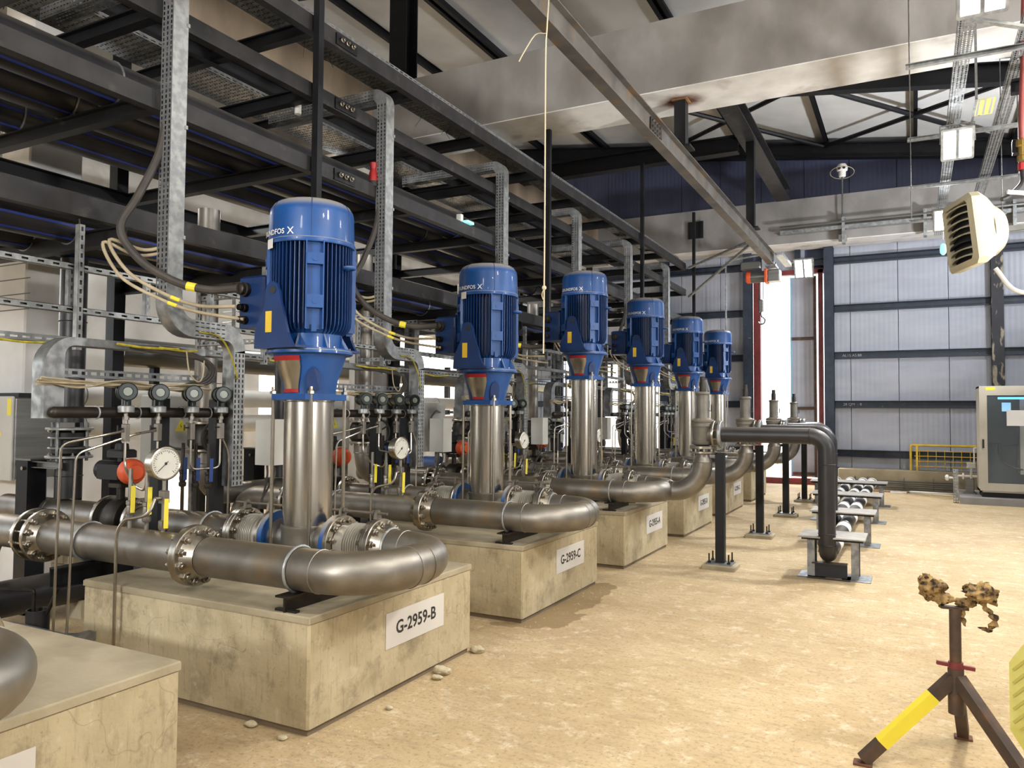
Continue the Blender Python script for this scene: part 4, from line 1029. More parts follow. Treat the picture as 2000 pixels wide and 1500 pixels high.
MB().tube([(.93, 7.7, 6.6), (.86, 7.7, 4.75)], .024, 12).tube(bent([(.86, 7.7, 4.75), (.86, 7.7, 4.7), (.84, 7.75, 4.1), (.84, 7.75, 3.95)], .04), .022, 12).build('pipe', 'red_pipe', t)
MB().lathe([(.035, 0), (.035, .04), (.025, .05), (.025, .12), (.04, .13), (.04, .18), (.025, .19)], (.84, 7.75, 3.78), n=8).build('brass_valve', 'brass', t)
MB().lathe([(.03, 0), (.03, .06)], (.84, 7.75, 3.7), n=10).build('red_union', 'red', t)
t = thing('red_pipe', (RX, 8.3, 4.2), 'dark red heating return pipe behind the heater, at right edge', 'pipe')
MB().cyl((1.0, 8.2, 6.4), (1.0, 8.2, 3.2), .026, n=12).build('pipe', 'red_pipe', t)
MB().lathe([(.035, 0), (.035, .04), (.025, .05), (.025, .1), (.04, .11), (.04, .16)], (1.0, 8.2, 3.04), n=8).build('brass_valve', 'brass', t)
MB().tube([(1.0, 8.15, 3.12), (.94, 8.1, 3.12), (.92, 8.1, 3.24)], .008, 6).build('lever', 'red', t)
hp = [((.84, 7.75, 3.7), (.83, 7.7, 3.58), (.72, 7.45, 3.42), (.66, 7.4, 3.38)), ((.7, 7.4, 3.44), (.86, 7.45, 3.4), (.98, 7.5, 3.2), (1.05, 7.5, 3.0), (1.0, 7.5, 2.85)), ((.60, 7.3, 2.80), (.72, 7.3, 2.62), (.88, 7.35, 2.60), (1.02, 7.5, 2.75), (1.02, 8.0, 3.0))]
for k, (pts, lab, mt) in enumerate(zip(hp, ('short black hose from the brass valve into the heater top', 'pale upper hose looping right from the heater', 'pale lower hose looping under the heater'), ('rubber', 'white', 'white'))):
    t = thing('heater_hose', pts[0], lab, 'hose'); MB().tube(spline(pts, 8), .018, 10).build('hose', mt, t)
for k, zz in enumerate((4.45, 3.92)):
    t = thing('wall_bracket', (1.2, 7.9, zz), '%s dark steel channel bracket holding the red pipes' % ('upper' if k == 0 else 'lower'), 'bracket')
    MB().chan((.78, 7.85, zz), (3.58, 7.85, zz), .08, .12, .008).build('channel', 'black', t, smooth=0)

# ------------------------------------------------------------------ detector on its rod
t = thing('detector', (-1.32, 17.9, 7.0), 'white two-eyed flame detector on a tall rod before the end wall beam', 'detector')
MB().cyl((-1.32, 17.9, 5.35), (-1.32, 17.9, 6.78), .016, n=8).build('rod', 'grey_steel', t)
MB().lathe([(.06, 0), (.075, .02), (.075, .12), (.11, .14), (.115, .22), (.08, .28), (.02, .29)], (-1.32, 17.9, 6.76), n=18).build('body', 'white', t)
for s in (-.045, .045): MB().lathe([(.032, 0), (.03, .02), (0, .025)], (-1.32+s, 17.80, 6.94), (0, -1, 0), 12).build('eye', 'rubber', t)
MB().torus((-1.32, 17.9, 6.86), (0, .3, 1), .24, .008, 30, 6).build('cable_loop', 'cable_beige', t)
MB().bb(-1.40, -1.24, 17.86, 17.94, 5.36, 5.5).build('clamp', 'galv_light', t, smooth=0)
# conduit tray along the end beam
t = thing('conduit_tray', (-.8, 17.8, 5.75), 'white cable tray with conduit along the end wall beam', 'cable tray')
MB().bb(-2.6, 3.4, 17.84, 17.98, 5.62, 5.64).bb(-2.6, 3.4, 17.84, 17.85, 5.64, 5.7).build('tray', 'galv_light', t, smooth=0)
MB().cyl((-2.6, 17.8, 5.76), (3.4, 17.8, 5.76), .028, n=8).build('conduit', 'grey_steel', t)
for xx in (-1.3, .25, 1.8): MB().bb(xx-.03, xx+.03, 17.78, 17.998, 5.3, 5.86).build('bracket', 'galv_light', t, smooth=0)
t = thing('anchor_plate', (-4.4, 17.9, 5.9), 'black steel plate on the end wall beam where the rack post ends', 'plate')
MB().bb(-4.7, -4.35, 17.95, 17.999, 5.75, 6.15).build('plate', 'black', t, smooth=0)

# ------------------------------------------------------------------ control cabinet on a plinth, railing, pipework at the end wall
t = thing('cabinet_plinth', (2.0, 16.9, 0), 'low concrete plinth under the glass door cabinet', 'plinth')
MB().cbox(.74, 3.55, 16.25, 17.9, 0, .13, .01).build('slab', 'concrete', t)
t = thing('control_cabinet', (1.6, 16.8, .13), 'beige control cabinet with a glass door at right edge', 'cabinet')
cx0, cx1, cy0, cy1, cz0, cz1 = 1.06, 2.05, 16.42, 17.2, .22, 2.15
fr = MB().cbox(cx0, cx1, cy0+.05, cy1, cz0, cz1, .012)
f_ = fr.f
b = MB().bb(cx0, cx0+.03, cy0, cy1, cz0, cz1).bb(cx1-.03, cx1, cy0, cy1, cz0, cz1).bb(cx0, cx1, cy1-.03, cy1, cz0, cz1).bb(cx0, cx1, cy0, cy1, cz1-.03, cz1).bb(cx0, cx1, cy0, cy1, cz0, cz0+.04)
b.build('body', 'cabinet_beige', t, smooth=0)
MB().bb(cx0+.03, cx1-.03, cy0+.05, cy1-.05, .13, cz0).build('base', 'black', t, smooth=0)
d = MB().bb(cx0, cx0+.12, cy0-.03, cy0, cz0+.03, cz1).bb(cx1-.12, cx1, cy0-.03, cy0, cz0+.03, cz1).bb(cx0+.12, cx1-.12, cy0-.03, cy0, cz1-.17, cz1).bb(cx0+.12, cx1-.12, cy0-.03, cy0, cz0+.03, cz0+.17)
do = d.build('door', 'cabinet_beige', t, smooth=0)
MB().bb(cx0+.12, cx1-.12, cy0-.02, cy0-.014, cz0+.17, cz1-.17).build('glass', 'glass', do, smooth=0)
MB().bb(cx0+.04, cx0+.07, cy0-.045, cy0-.03, 1.02, 1.18).build('handle', 'rubber', do, smooth=0)
MB().bb(cx0+.1, cx0+.25, cy0-.032, cy0-.03, cz1-.075, cz1-.02).build('sticker', 'yellow_bright', do, smooth=0)
MB().bb(cx0+.42, cx0+.82, cy0-.024, cy0-.02, cz1-.72, cz1-.44).build('notice', 'paper', do, smooth=0)
MB().bb(cx0+.03, cx1-.03, cy1-.06, cy1-.03, cz0+.04, cz1-.03).build('back_panel', 'back_grey', t, smooth=0)
MB().bb(cx0+.13, cx0+.6, cy0+.12, cy1-.1, cz1-1.05, cz1-.16).build('drive_unit', 'black', t, smooth=0)
MB().bb(cx0+.3, cx0+.7, cy0+.1, cy0+.125, cz1-.24, cz1-.2).build('led_strip', 'lamp_blue', t, smooth=0)
MB().bb(cx0+.36, cx0+.5, cy0+.105, cy0+.12, cz1-.46, cz1-.3).build('display', 'screen', t, smooth=0)
MB().bb(cx0+.64, cx0+.88, cy0+.2, cy1-.1, cz1-1.6, cz1-.2).build('wiring_panel', 'grey_box', t, smooth=0)
MB().tube(spline([(cx0+.3, cy0+.2, cz1-1.05), (cx0+.34, cy0+.2, cz1-1.35), (cx0+.6, cy0+.2, cz1-1.5), (cx0+.8, cy0+.25, cz1-1.5)]), .018, 8).build('inner_cable', 'cable_black', t)

t = thing('yellow_railing', (.8, 18.6, .43), 'yellow steel guard railing on the low end wall', 'railing')
r = MB().tube(bent([(-.07, 18.6, .43), (-.07, 18.6, .97), (2.4, 18.6, .97)], .04), .024, 10); r.build('top_rail', 'yellow', t)
MB().bb(.03, .07, 18.58, 18.62, .43, .97).build('post', 'yellow', t, smooth=0)
for zz in (.52, .63, .74, .85): MB().cyl((0, 18.6, zz), (2.4, 18.6, zz), .009, n=6).build('wire', 'yellow', t)
for k in range(15): MB().cyl((.1+k*.155, 18.6, .45), (.1+k*.155, 18.6, .88), .006, n=6).build('upright', 'yellow', t)
for k in range(5):
    t = thing('floor_pipe', (0, 18.3-.06*k, .1), '%s thin grey pipe lying along the low end wall' % ordn[k], 'pipe', 'thin pipes along end wall')
    MB().cyl((-1.3, 18.40-.03*k, .20-.04*k), (.72, 18.40-.03*k, .20-.04*k), .011, n=8).build('pipe', 'grey_steel', t)
for k, xx in enumerate((-1.1, -.7, -.3, .1, .5)):
    pass
t = thing('pipe_rest', (-.3, 18.25, 0), 'row of small uprights carrying the thin pipes', 'support')
for xx in (-1.15, -.9, -.2, .35): MB().bb(xx-.012, xx+.012, 18.1, 18.44, 0, .012).bb(xx-.012, xx+.012, 18.42, 18.44, 0, .28).build('upright', 'grey_steel', t, smooth=0)
for k, (x0, x1, y0, mt, lab) in enumerate(((-.95, -.1, 17.95, 'wood', 'brown plank on the floor by the end wall'), (-.1, .9, 18.02, 'white', 'long pale batten on the floor by the end wall'), (-.45, -.15, 17.75, 'white', 'short pale offcut on the floor before the end wall'))):
    t = thing('plank', (x0, y0, 0), lab, 'plank'); MB().cbox(x0, x1, y0-.06, y0+.06, 0, .035, .004).build('board', mt, t)
t = thing('slotted_post', (.66, 16.4, 0), 'slotted galvanised post left of the cabinet plinth', 'post')
MB().holed((.63, 16.38, 0), (.08, 0, 0), (0, 0, .62), 2, 12, .4, .5).bb(.63, .71, 16.38, 16.42, 0, .01).holed((.71, 16.38, 0), (0, .05, 0), (0, 0, .62), 1, 12, .4, .5).build('channel', 'galv_light', t, smooth=0)
t = thing('condensate_pump', (.98, 17.0, .13), 'small grey pump set with pipes beside the cabinet', 'pump')
MB().cbox(.82, 1.03, 16.95, 17.12, .13, .16, .006).cbox(.86, 1.0, 16.98, 17.1, .16, .42, .01).build('body', 'grey_steel', t)
MB().cyl((.72, 17.0, .46), (1.05, 17.0, .46), .022, n=10).lathe([(.03, 0), (.06, .01), (.06, .03), (.03, .04)], (.8, 17.0, .46), (1, 0, 0), 16).build('pipe', 'white', t)
MB().lathe([(.03, 0), (.055, .02), (.055, .05), (.03, .06)], (.5, 16.4, .46), (1, 0, 0), 12).cyl((.5, 16.4, .46), (.63, 16.4, .46), .02, n=8).build('tap', 'white', t)
MB().cbox(.88, 1.02, 16.9, 17.0, .62, .72, .008).cyl((.95, 16.95, .42), (.95, 16.95, .62), .02, n=8).build('head', 'grey_box', t)
MB().tube(bent([(1.0, 16.95, .68), (1.0, 16.95, 1.0), (1.04, 16.95, 1.0)], .03), .012, 8).build('white_tube', 'white', t)

# ------------------------------------------------------------------ pipe stand with rags in the foreground
SX, SY = .155, 4.05
t = thing('pipe_stand', (SX, SY, 0), 'steel tripod pipe stand with yellow striped leg in right foreground', 'stand')
zt = .40
zh = .73
MB().cyl((SX, SY, .26), (SX, SY, zh), .024, n=14).build('screw', 'rust_steel', t)
MB().lathe([(.03, 0), (.03, .03)], (SX, SY, .46), n=12).bar((SX-.075, SY-.02, .482), (SX+.075, SY+.02, .462), .018, .016).build('wing_nut', 'red_steel', t)
MB().cyl((SX, SY, .26), (SX, SY, .46), .033, n=14).build('hub', 'rust_steel', t)
feet = [(-.225, 3.93), (.47, 3.74), (.20, 4.48)]
for k, (fx, fy) in enumerate(feet):
    a = Vector((SX, SY, .43)); c = Vector((fx, fy, .02)); d = (c-a)
    lg = MB().bar(a+d*.03, c, .05, .05).build('leg', 'rust_steel', t, smooth=0)
    MB().cbox(fx-.04, fx+.04, fy-.03, fy+.03, 0, .012, .003).build('foot_plate', 'rust_plate', lg)
    if k == 0: MB().bar(a+d*.24, a+d*.80, .0525, .0525).build('yellow_stripe', 'yellow_bright', lg, smooth=0)
    if k == 1: MB().bar(a+d*.86, a+d*.97, .0525, .0525).build('yellow_stripe', 'yellow_bright', lg, smooth=0)
hd = MB().bar((SX-.06, SY-.02, zh+.005), (SX+.05, SY+.02, zh-.002), .035, .012)
hd.bar((SX-.05, SY, zh+.01), (SX-.10, SY-.02, zh+.075), .03, .012).bar((SX+.04, SY, zh+.01), (SX+.10, SY+.03, zh+.065), .03, .012)
hd.build('v_head', 'rust_steel', t, smooth=0)
from mathutils import noise as mnoise
def rag(cx, cy, cz, r, sc_, seed, amp=.55, fr=26.):
    b = MB().sphere((cx, cy, cz), r, 36, 24, sc_); vs = []
    for x, y, z in b.v:
        d = Vector((x-cx, y-cy, z-cz)); q = Vector((x, y, z))*fr+Vector((seed*3.1, seed, 0))
        k = 1+amp*(mnoise.noise(q)+.6*mnoise.noise(q*2.3)+.5*abs(mnoise.noise(q*4.7)))-.08
        vs.append((cx+d.x*k, cy+d.y*k, cz+d.z*k))
    b.v = vs; return b
for k, (c, r, s_, sd, lab) in enumerate((((SX-.095, SY-.02, zh+.085), .05, (1.05, .9, 1.1), 3, 'crumpled brown rag wrapped on the left arm of the pipe stand'), ((SX+.10, SY+.02, zh+.07), .055, (1.2, .95, .8), 5, 'crumpled brown rag wrapped on the right arm of the stand'))):
    t = thing('rag', c, lab, 'rag')
    b = rag(*c, r, s_, sd); b2 = rag(c[0]+(.05 if k == 0 else -.06), c[1], c[2]-.045, .03, (1.3, .9, .7), sd+10); b.add(b2.v, b2.f)
    b.build('cloth', 'rag', t, smooth=60)
    if k == 1:
        for q, (pts, wd) in enumerate((([(.0, 0, -.03), (.03, -.01, -.07), (.055, -.01, -.11), (.03, .0, -.16), (.005, .0, -.15)], .035), ([(-.06, 0, -.05), (-.07, -.01, -.1), (-.062, 0, -.15)], .02))):
            vs = []
            sp_ = spline(pts, 5)
            for i, p in enumerate(sp_):
                w_ = wd*(.8+.4*math.sin(i*1.7+q)); vs += [(c[0]+p.x-w_/2, c[1]+p.y+.006*math.sin(i*2), c[2]+p.z), (c[0]+p.x+w_/2, c[1]+p.y-.006*math.sin(i*2.3), c[2]+p.z+.008*math.sin(i)), (c[0]+p.x+w_/2, c[1]+p.y+.004, c[2]+p.z), (c[0]+p.x-w_/2, c[1]+p.y+.012, c[2]+p.z)]
            n_ = len(sp_); fs = [(i*4+j, i*4+(j+1) % 4, i*4+4+(j+1) % 4, i*4+4+j) for i in range(n_-1) for j in range(4)]+[(0, 1, 2, 3), (n_*4-1, n_*4-2, n_*4-3, n_*4-4)]
            MB().add(vs, fs).build('tatter', 'rag', t, smooth=60)

# yellow ribbed guard and a rusty plate at the right edge
YX, YY_, YZ = .455, 3.2, .70
t = thing('yellow_guard', (YX, YY_, 0), 'pale yellow ribbed plastic guard cut off by the right edge', 'guard')
M = Matrix.Translation((YX, YY_, .62)) @ Matrix.Rotation(math.radians(-10), 4, 'Z')
R0 = .30
Po = [(R0*math.cos(PI/8+k*PI/4)*.62, R0*math.sin(PI/8+k*PI/4)) for k in range(8)]
b = MB().add([(x, 0, z) for x, z in Po]+[(x, .03, z) for x, z in Po], [tuple(range(8)), tuple(range(15, 7, -1))]+[(k, k+8, (k+1) % 8+8, (k+1) % 8) for k in range(8)])
gd = b.xf(M).build('shell', 'yellow_pale', t, smooth=0)
rb = MB()
for k in range(-9, 10):
    z0_ = k*.045; pts = []
    for x_ in [i*.01-.19 for i in range(39)]:
        z_ = z0_+x_*1.1
        if abs(x_) < .165 and abs(z_) < .265 and abs(x_)/.62+abs(z_) < .36: pts.append((x_, z_))
    if len(pts) > 4: rb.bar((pts[0][0], -.004, pts[0][1]), (pts[-1][0], -.004, pts[-1][1]), .004, .008)
rb.xf(M).build('ribs', 'yellow_rib', t, smooth=0)['kind'] = 'stuff'
MB().bar((YX+.05, YY_+.05, 0), (YX+.05, YY_+.05, .6), .05, .05).build('stand_leg', 'yellow', t, smooth=0)
t = thing('rusty_plate', (.42, 2.7, 0), 'brown rusty steel plate at the lower right corner', 'plate')
MB().bar((.60, 2.72, .02), (.60, 2.72, .58), .44, .012, up=(0, 1, 0)).bb(.5, .7, 2.65, 2.8, 0, .03).build('plate', 'rust_plate', t, smooth=0)
# stones and crumbs on the floor
for k, (x, y, s, lab) in enumerate(((-2.6, 4.50, .045, 'largest pale stone by the far corner of the first block'), (-2.58, 4.03, .05, 'flat pale stone beside the long side of the first block'), (-2.55, 3.93, .03, 'small pale stone next to the flat stone at the first block'), (-2.52, 3.42, .022, 'tiny pale stone below the sign of the first block'), (-2.75, 2.86, .022, 'tiny pale stone at the near corner of the first block'), (-3.0, 2.9, .03, 'pale stone under the shaded side of the first block'))):
    t = thing('stone', (x, y, 0), lab, 'stone')
    b = rag(x, y, s*.42, s, (1.2, .9, .55), 40+k, .3, 18); b.v = [(p[0], p[1], max(p[2], 0)) for p in b.v]
    b.build('rock', 'stone', t, smooth=25)
cr = MB(); rr = random.Random(4)
for k in range(420):
    i = rr.randrange(0, 4); x = -2.62+abs(rr.gauss(0, .18)); y = rr.uniform(PY[0]-.95, PY[3]+.8) if k % 3 else rr.uniform(2.6, 4.6); s = rr.uniform(.003, .009)
    cr.add([(x-s, y, 0), (x, y-s, 0), (x+s, y, 0), (x, y+s, 0), (x, y, s)], [(0, 1, 4), (1, 2, 4), (2, 3, 4), (3, 0, 4)])
for k in range(300):
    x = rr.uniform(-2.4, 1.2); y = rr.uniform(3, 12); s = rr.uniform(.003, .008)
    cr.add([(x-s, y, 0), (x, y-s, 0), (x+s, y, 0), (x, y+s, 0), (x, y, s)], [(0, 1, 4), (1, 2, 4), (2, 3, 4), (3, 0, 4)])
tag(cr.build('debris', 'stone', smooth=0), 'loose crumbs and grit scattered over the floor beside the blocks', 'debris', kind='stuff')
t = thing('wrapper', (.48, 8.0, 0), 'small red scrap lying on the open floor', 'scrap')
MB().add([(.44, 8, .002), (.5, 7.97, .012), (.53, 8.03, .003), (.47, 8.05, .018), (.44, 8, .0), (.5, 7.97, .0), (.53, 8.03, .0), (.47, 8.05, .0)], [(0, 1, 3), (1, 2, 3), (0, 3, 7, 4), (0, 4, 5, 1), (1, 5, 6, 2), (2, 6, 7, 3), (7, 6, 5, 4)]).build('scrap', 'red', t, smooth=0)
# rope hanging from the crane beam
t = thing('rope', (-2.45, 6.0, 3), 'thin pale rope hanging straight down from the crane beam', 'rope')
RY = 5.24
pts = spline([(-2.44, RY, 5.6), (-2.44, RY, 4.95), (-2.45, RY-.02, 4.55), (-2.47, RY, 4.3), (-2.47, RY, 3.2), (-2.472, RY, 2.6), (-2.475, RY, 2.05)], 6)
MB().tube(pts, .006, 6).build('line', 'rope', t)
MB().sphere((-2.472, RY, 2.55), .018, 10, 8).tube(spline([(-2.47, RY, 2.55), (-2.49, RY, 2.5), (-2.48, RY, 2.46)], 4), .004, 5).tube(spline([(-2.46, RY-.02, 4.5), (-2.56, RY, 4.52), (-2.66, RY, 4.4), (-2.7, RY, 4.34)], 4), .005, 5).build('knot', 'rope', t)

# ------------------------------------------------------------------ equipment repeated behind each pump (built for the first, copied down the row)
Y0 = PY[0]
def row(builder, fmt, loc, n=6, first=0, **kw):
    t = builder(fmt % ordn[0], **kw)
    for i in range(1, n): dup(t, (loc[0], loc[1]+2.33*i, loc[2]), fmt % ordn[i])
    return t
TX, TY = -4.40, 3.46
def drop_tray(lab):
    t = thing('drop_tray', (TX, TY, 2.1), lab, 'cable tray', 'galvanised drop trays')
    hx, hy = .056, .06
    # vertical length: plain cover on +x, slotted sides on -y and +y, slotted back
    z0, z1 = 2.36, 4.5
    v = MB().bb(TX+hx-.002, TX+hx, TY-hy, TY+hy, z0, z1)
    v.build('cover', 'galv_light', t, smooth=0)
    v = MB().holed((TX-hx, TY-hy, z0), (2*hx, 0, 0), (0, 0, z1-z0), 3, 60, .34, .62).holed((TX-hx, TY+hy, z0), (2*hx, 0, 0), (0, 0, z1-z0), 3, 60, .34, .62).holed((TX-hx, TY-hy, z0), (0, 2*hy, 0), (0, 0, z1-z0), 4, 60, .34, .62)
    v.build('slotted_body', 'galv', t, smooth=0)
    for zz in (2.75, 3.5, 4.2): MB().bb(TX+hx, TX+hx+.012, TY+hy-.012, TY+hy+.004, zz, zz+.025).build('cover_clip', 'galv_light', t, smooth=0)
    # curved foot turning to +y, level run, curved shoulder turning down
    def band(pts, x0, x1, mt, nm):
        b = MB(); pts = [Vector(p) for p in pts]; vs = []
        for p in pts: vs += [(x0, p.x, p.y), (x1, p.x, p.y)]
        b.add(vs, [(2*i, 2*i+1, 2*i+3, 2*i+2) for i in range(len(pts)-1)]); return b.build(nm, mt, t)
    zb = 2.10; zt2 = zb+.12; r = .1; yd = 4.02; wy = .05
    outer = [(TY-hy, z0)]+[(TY-hy+.22-.22*math.cos(a), zb+.22-.22*math.sin(a)) for a in [k*PI/16 for k in range(9)]]
    inner = [(TY+hy, z0)]+[(TY+hy+r-r*math.cos(a), zt2+r-r*math.sin(a)) for a in [k*PI/16 for k in range(9)]]
    end_o = [(yd-wy-.02, zb)]; end_i = [(yd-wy-.1, zt2)]
    sh_in = [(yd-wy-.08+.08*math.sin(a), zb-.08+.08*math.cos(a)) for a in [k*PI/16 for k in range(9)]]
    sh_out = [(yd+wy-.18+.18*math.sin(a), zt2-.18+.18*math.cos(a)) for a in [k*PI/16 for k in range(9)]]
    ze = 1.06
    O = outer+sh_in+[(yd-wy, ze)]; I = inner+sh_out+[(yd+wy, ze)]
    band(O, TX-.055, TX+.06, 'galv', 'outer_flange'); band(I, TX-.055, TX+.06, 'galv', 'inner_flange')
    # web on the far side and face with slots on the near side
    def web(x, mt, nm):
        n = len(O); vs = [(x, a, b) for a, b in O]+[(x, a, b) for a, b in I]
        return MB().add(vs, [(i, i+1, n+i+1, n+i) for i in range(n-1)]).build(nm, mt, t, smooth=0)
    web(TX-.055, 'galv', 'back_web')
    n = len(outer)
    vs = [(TX+.06, a, b) for a, b in outer]+[(TX+.06, a, b) for a, b in inner]
    MB().add(vs, [(i, i+1, n+i+1, n+i) for i in range(n-1)]).build('bend_cover', 'galv_light', t, smooth=0)
    m_ = len(sh_in)
    vs = [(TX+.06, a, b) for a, b in sh_in]+[(TX+.06, a, b) for a, b in sh_out]
    MB().add(vs, [(i, i+1, m_+i+1, m_+i) for i in range(m_-1)]).build('bend_cover', 'galv_light', t, smooth=0)
    MB().holed((TX+.06, outer[-1][0], zb), (0, sh_in[0][0]-outer[-1][0], 0), (0, 0, .12), 6, 4, .62, .22).build('slotted_run', 'galv_light', t, smooth=0)
    MB().holed((TX+.06, yd-wy, ze), (0, 2*wy, 0), (0, 0, sh_in[-1][1]-ze), 3, 26, .3, .62).build('slotted_face', 'galv_light', t, smooth=0)
    # rounded shoulder at the top and level run to the rack
    top = [(TX+hx-.15+.15*math.cos(a), 4.5+.15*math.sin(a)) for a in [k*PI/16 for k in range(9)]]
    vs = []
    for a, b in top: vs += [(a, TY-hy, b), (a, TY+hy, b)]
    MB().add(vs, [(2*i, 2*i+1, 2*i+3, 2*i+2) for i in range(8)]).build('top_bend', 'galv_light', t)
    xa = top[-1][0]
    for yy in (TY-hy, TY+hy):
        q = [(a, yy, b) for a, b in top]; k = len(q)
        q += [(TX-hx, yy, 4.5), (xa, yy, 4.55)]
        MB().add(q, [tuple(range(k))+(k+1, k)]).build('bend_side', 'galv', t, smooth=0)
        MB().holed((xa, yy, 4.55), (-1.35, 0, 0), (0, 0, .1), 34, 3, .62, .3).build('side_rail', 'galv', t, smooth=0)
    MB().holed((xa, TY-hy, 4.55), (-1.35, 0, 0), (0, 2*hy, 0), 34, 4, .62, .3).build('tray_floor', 'galv', t, smooth=0)
    return t
row(drop_tray, 'galvanised drop tray bringing cables to the %s blue pump', (TX, TY, 2.1))
def cable(pts, r, mt, lab, name, cat, k=8, n=10, group=None, sleeves=()):
    t = thing(name, pts[0], lab, cat, group); sp_ = spline(pts, k)
    MB().tube(sp_, r, n).build('sheath', mt, t)
    for f in sleeves:
        i = int(f*(len(sp_)-2)); d = (sp_[i+1]-sp_[i]).normalized()*.03
        MB().cyl(sp_[i]-d, sp_[i]+d, r+.002, n=10).build('yellow_marker', 'yellow_bright', t)
    return t
gx, gy = PX-.40, Y0-.235
def pw(lab): return cable([(TX-.03, TY-.03, 3.55), (TX-.05, TY-.07, 3.3), (-4.5, 3.28, 3.0), (-4.55, 3.2, 2.78), (-4.45, 3.27, 2.58), (-4.25, 3.38, 2.44), (-4.05, 3.48, 2.385), (gx, gy-.0, 2.39)], .027, 'cable_black', lab, 'power_cable', 'cable', group='thick motor power cables', sleeves=(.8,))
row(pw, 'thick dark power cable curving from the tray to the %s motor', (TX-.03, TY-.03, 3.55))
def cc(lab): return cable([(TX-.02, TY+.03, 2.72), (-4.5, 3.34, 2.66), (-4.6, 3.16, 2.70), (-4.5, 3.22, 2.5), (-4.3, 3.33, 2.36), (-4.1, 3.44, 2.28), (gx, gy-.02, 2.27)], .012, 'cable_beige', lab, 'control_cable', 'cable', group='upper beige control cables', sleeves=(.75,))
row(cc, 'upper beige control cable looping to the %s motor', (TX-.02, TY+.03, 2.72))
def cd(lab): return cable([(TX-.02, TY, 2.66), (-4.52, 3.3, 2.62), (-4.62, 3.13, 2.68), (-4.52, 3.19, 2.46), (-4.3, 3.31, 2.32), (-4.1, 3.42, 2.24), (gx+.03, gy+.02, 2.19)], .011, 'cable_beige', lab, 'control_cable', 'cable', group='lower beige control cables', sleeves=(.75,))
row(cd, 'lower beige control cable looping to the %s motor', (TX-.02, TY, 2.66))
def ce(lab): return cable([(TX+.066, 3.66, 2.14), (TX+.075, 3.82, 2.12), (TX+.08, 3.92, 2.0), (TX+.075, 3.98, 1.86), (TX+.064, 4.0, 1.83)], .006, 'cable_yellow', lab, 'earth_cable', 'cable', n=6, group='yellow green earth leads')
row(ce, 'yellow green earth lead on the shoulder of the %s drop tray', (TX+.066, 3.66, 2.14))

# instrument rack: dark pipe on a black post, clamps
IX = -4.42
def irack(lab):
    t = thing('instrument_rack', (IX, 3.4, 0), lab, 'rack', 'instrument racks')
    MB().cyl((IX, 2.72, 1.585), (IX, 4.0, 1.585), .034, n=16).sphere((IX, 2.72, 1.585), .034, 14, 8).build('cross_pipe', 'dark_iron', t)
    for yy in (3.48, 3.95): MB().bar((IX-.06, yy, 0), (IX-.06, yy, 1.68), .08, .08).build('post', 'black', t, smooth=0)
    for yy in (2.98, 3.26, 3.6, 3.82): MB().torus((IX, yy, 1.585), (0, 1, 0), .037, .005, 18, 6).build('clamp', 'galv_light', t)
    lw = MB(); n = 11
    lw.holed((IX-.10, 2.75, 1.80), (0, 1.22, 0), (0, 0, .05), 20, 1, .6, .4).bb(IX-.1, IX-.04, 2.75, 3.97, 1.795, 1.8)
    lw.build('wire_tray', 'galv', t, smooth=0)
    cb = MB()
    rr = random.Random(11)
    for k in range(7): cb.tube(spline([(IX+rr.uniform(-.02, .03), 2.62+.24*j, 1.755+rr.uniform(-.025, .03)) for j in range(6)], 5), .006, 6)
    cb.build('bundled_cables', 'cable_beige', t)['kind'] = 'stuff'
    return t
row(irack, 'instrument rack of dark pipe and black posts behind the %s pump', (IX, 3.4, 0))
def transmitter(y, lab):
    x = IX+.07; z = 1.715
    t = thing('pressure_transmitter', (x, y, 1.5), lab, 'transmitter', 'dark green pressure transmitters')
    a = Vector((.86, -.5, 0)).normalized(); c = Vector((x, y, z))
    MB().lathe([(.046, -.085), (.056, -.08), (.056, -.05), (.05, -.045), (.05, .035), (.057, .04), (.057, .075), (.05, .082), (.03, .082), (.028, .076)], c, a, 22).cyl(c-Vector((0, 0, .09)), c, .028, n=12).build('housing', 'green_black', t)
    MB().cyl(c+a*.077, c+a*.079, .026, n=18).build('window', 'display_grey', t)
    MB().lathe([(.044, -.13), (.048, -.125), (.048, -.09), (.03, -.085)], c, n=20).build('sensor_flange', 'galv_light', t)
    MB().cyl(c-Vector((0, 0, .2)), c-Vector((0, 0, .13)), .013, n=8).lathe([(.02, -.175), (.02, -.155)], c, n=6).cbox(x-.02, x+.02, y-.018, y+.018, z-.31, z-.2, .004).build('manifold', 'stainless', t)
    MB().cyl((x, y-.02, z-.23), (x, y-.055, z-.23), .006, n=6).cyl((x, y-.055, z-.25), (x, y-.055, z-.21), .005, n=6).build('tap_handle', 'dark_iron', t)
    MB().cyl(c-a*.075, c-a*.12, .014, n=8).build('gland', 'brass', t)
    return t
for i in range(6):
    for k, y in enumerate((3.13, 3.36, 3.62, 3.87)):
        lab = '%s dark green transmitter from the left on the %s instrument rack' % (ordn[k], ordn[i])
        if i == 0: transmitter(y, lab)
        else:
            o = bpy.data.objects['pressure_transmitter' + ('' if k == 0 else '.%03d' % k)]
            dup(o, (IX+.07, y+2.33*i, 1.5), lab)
GX, GY = -3.88, Y0-.73
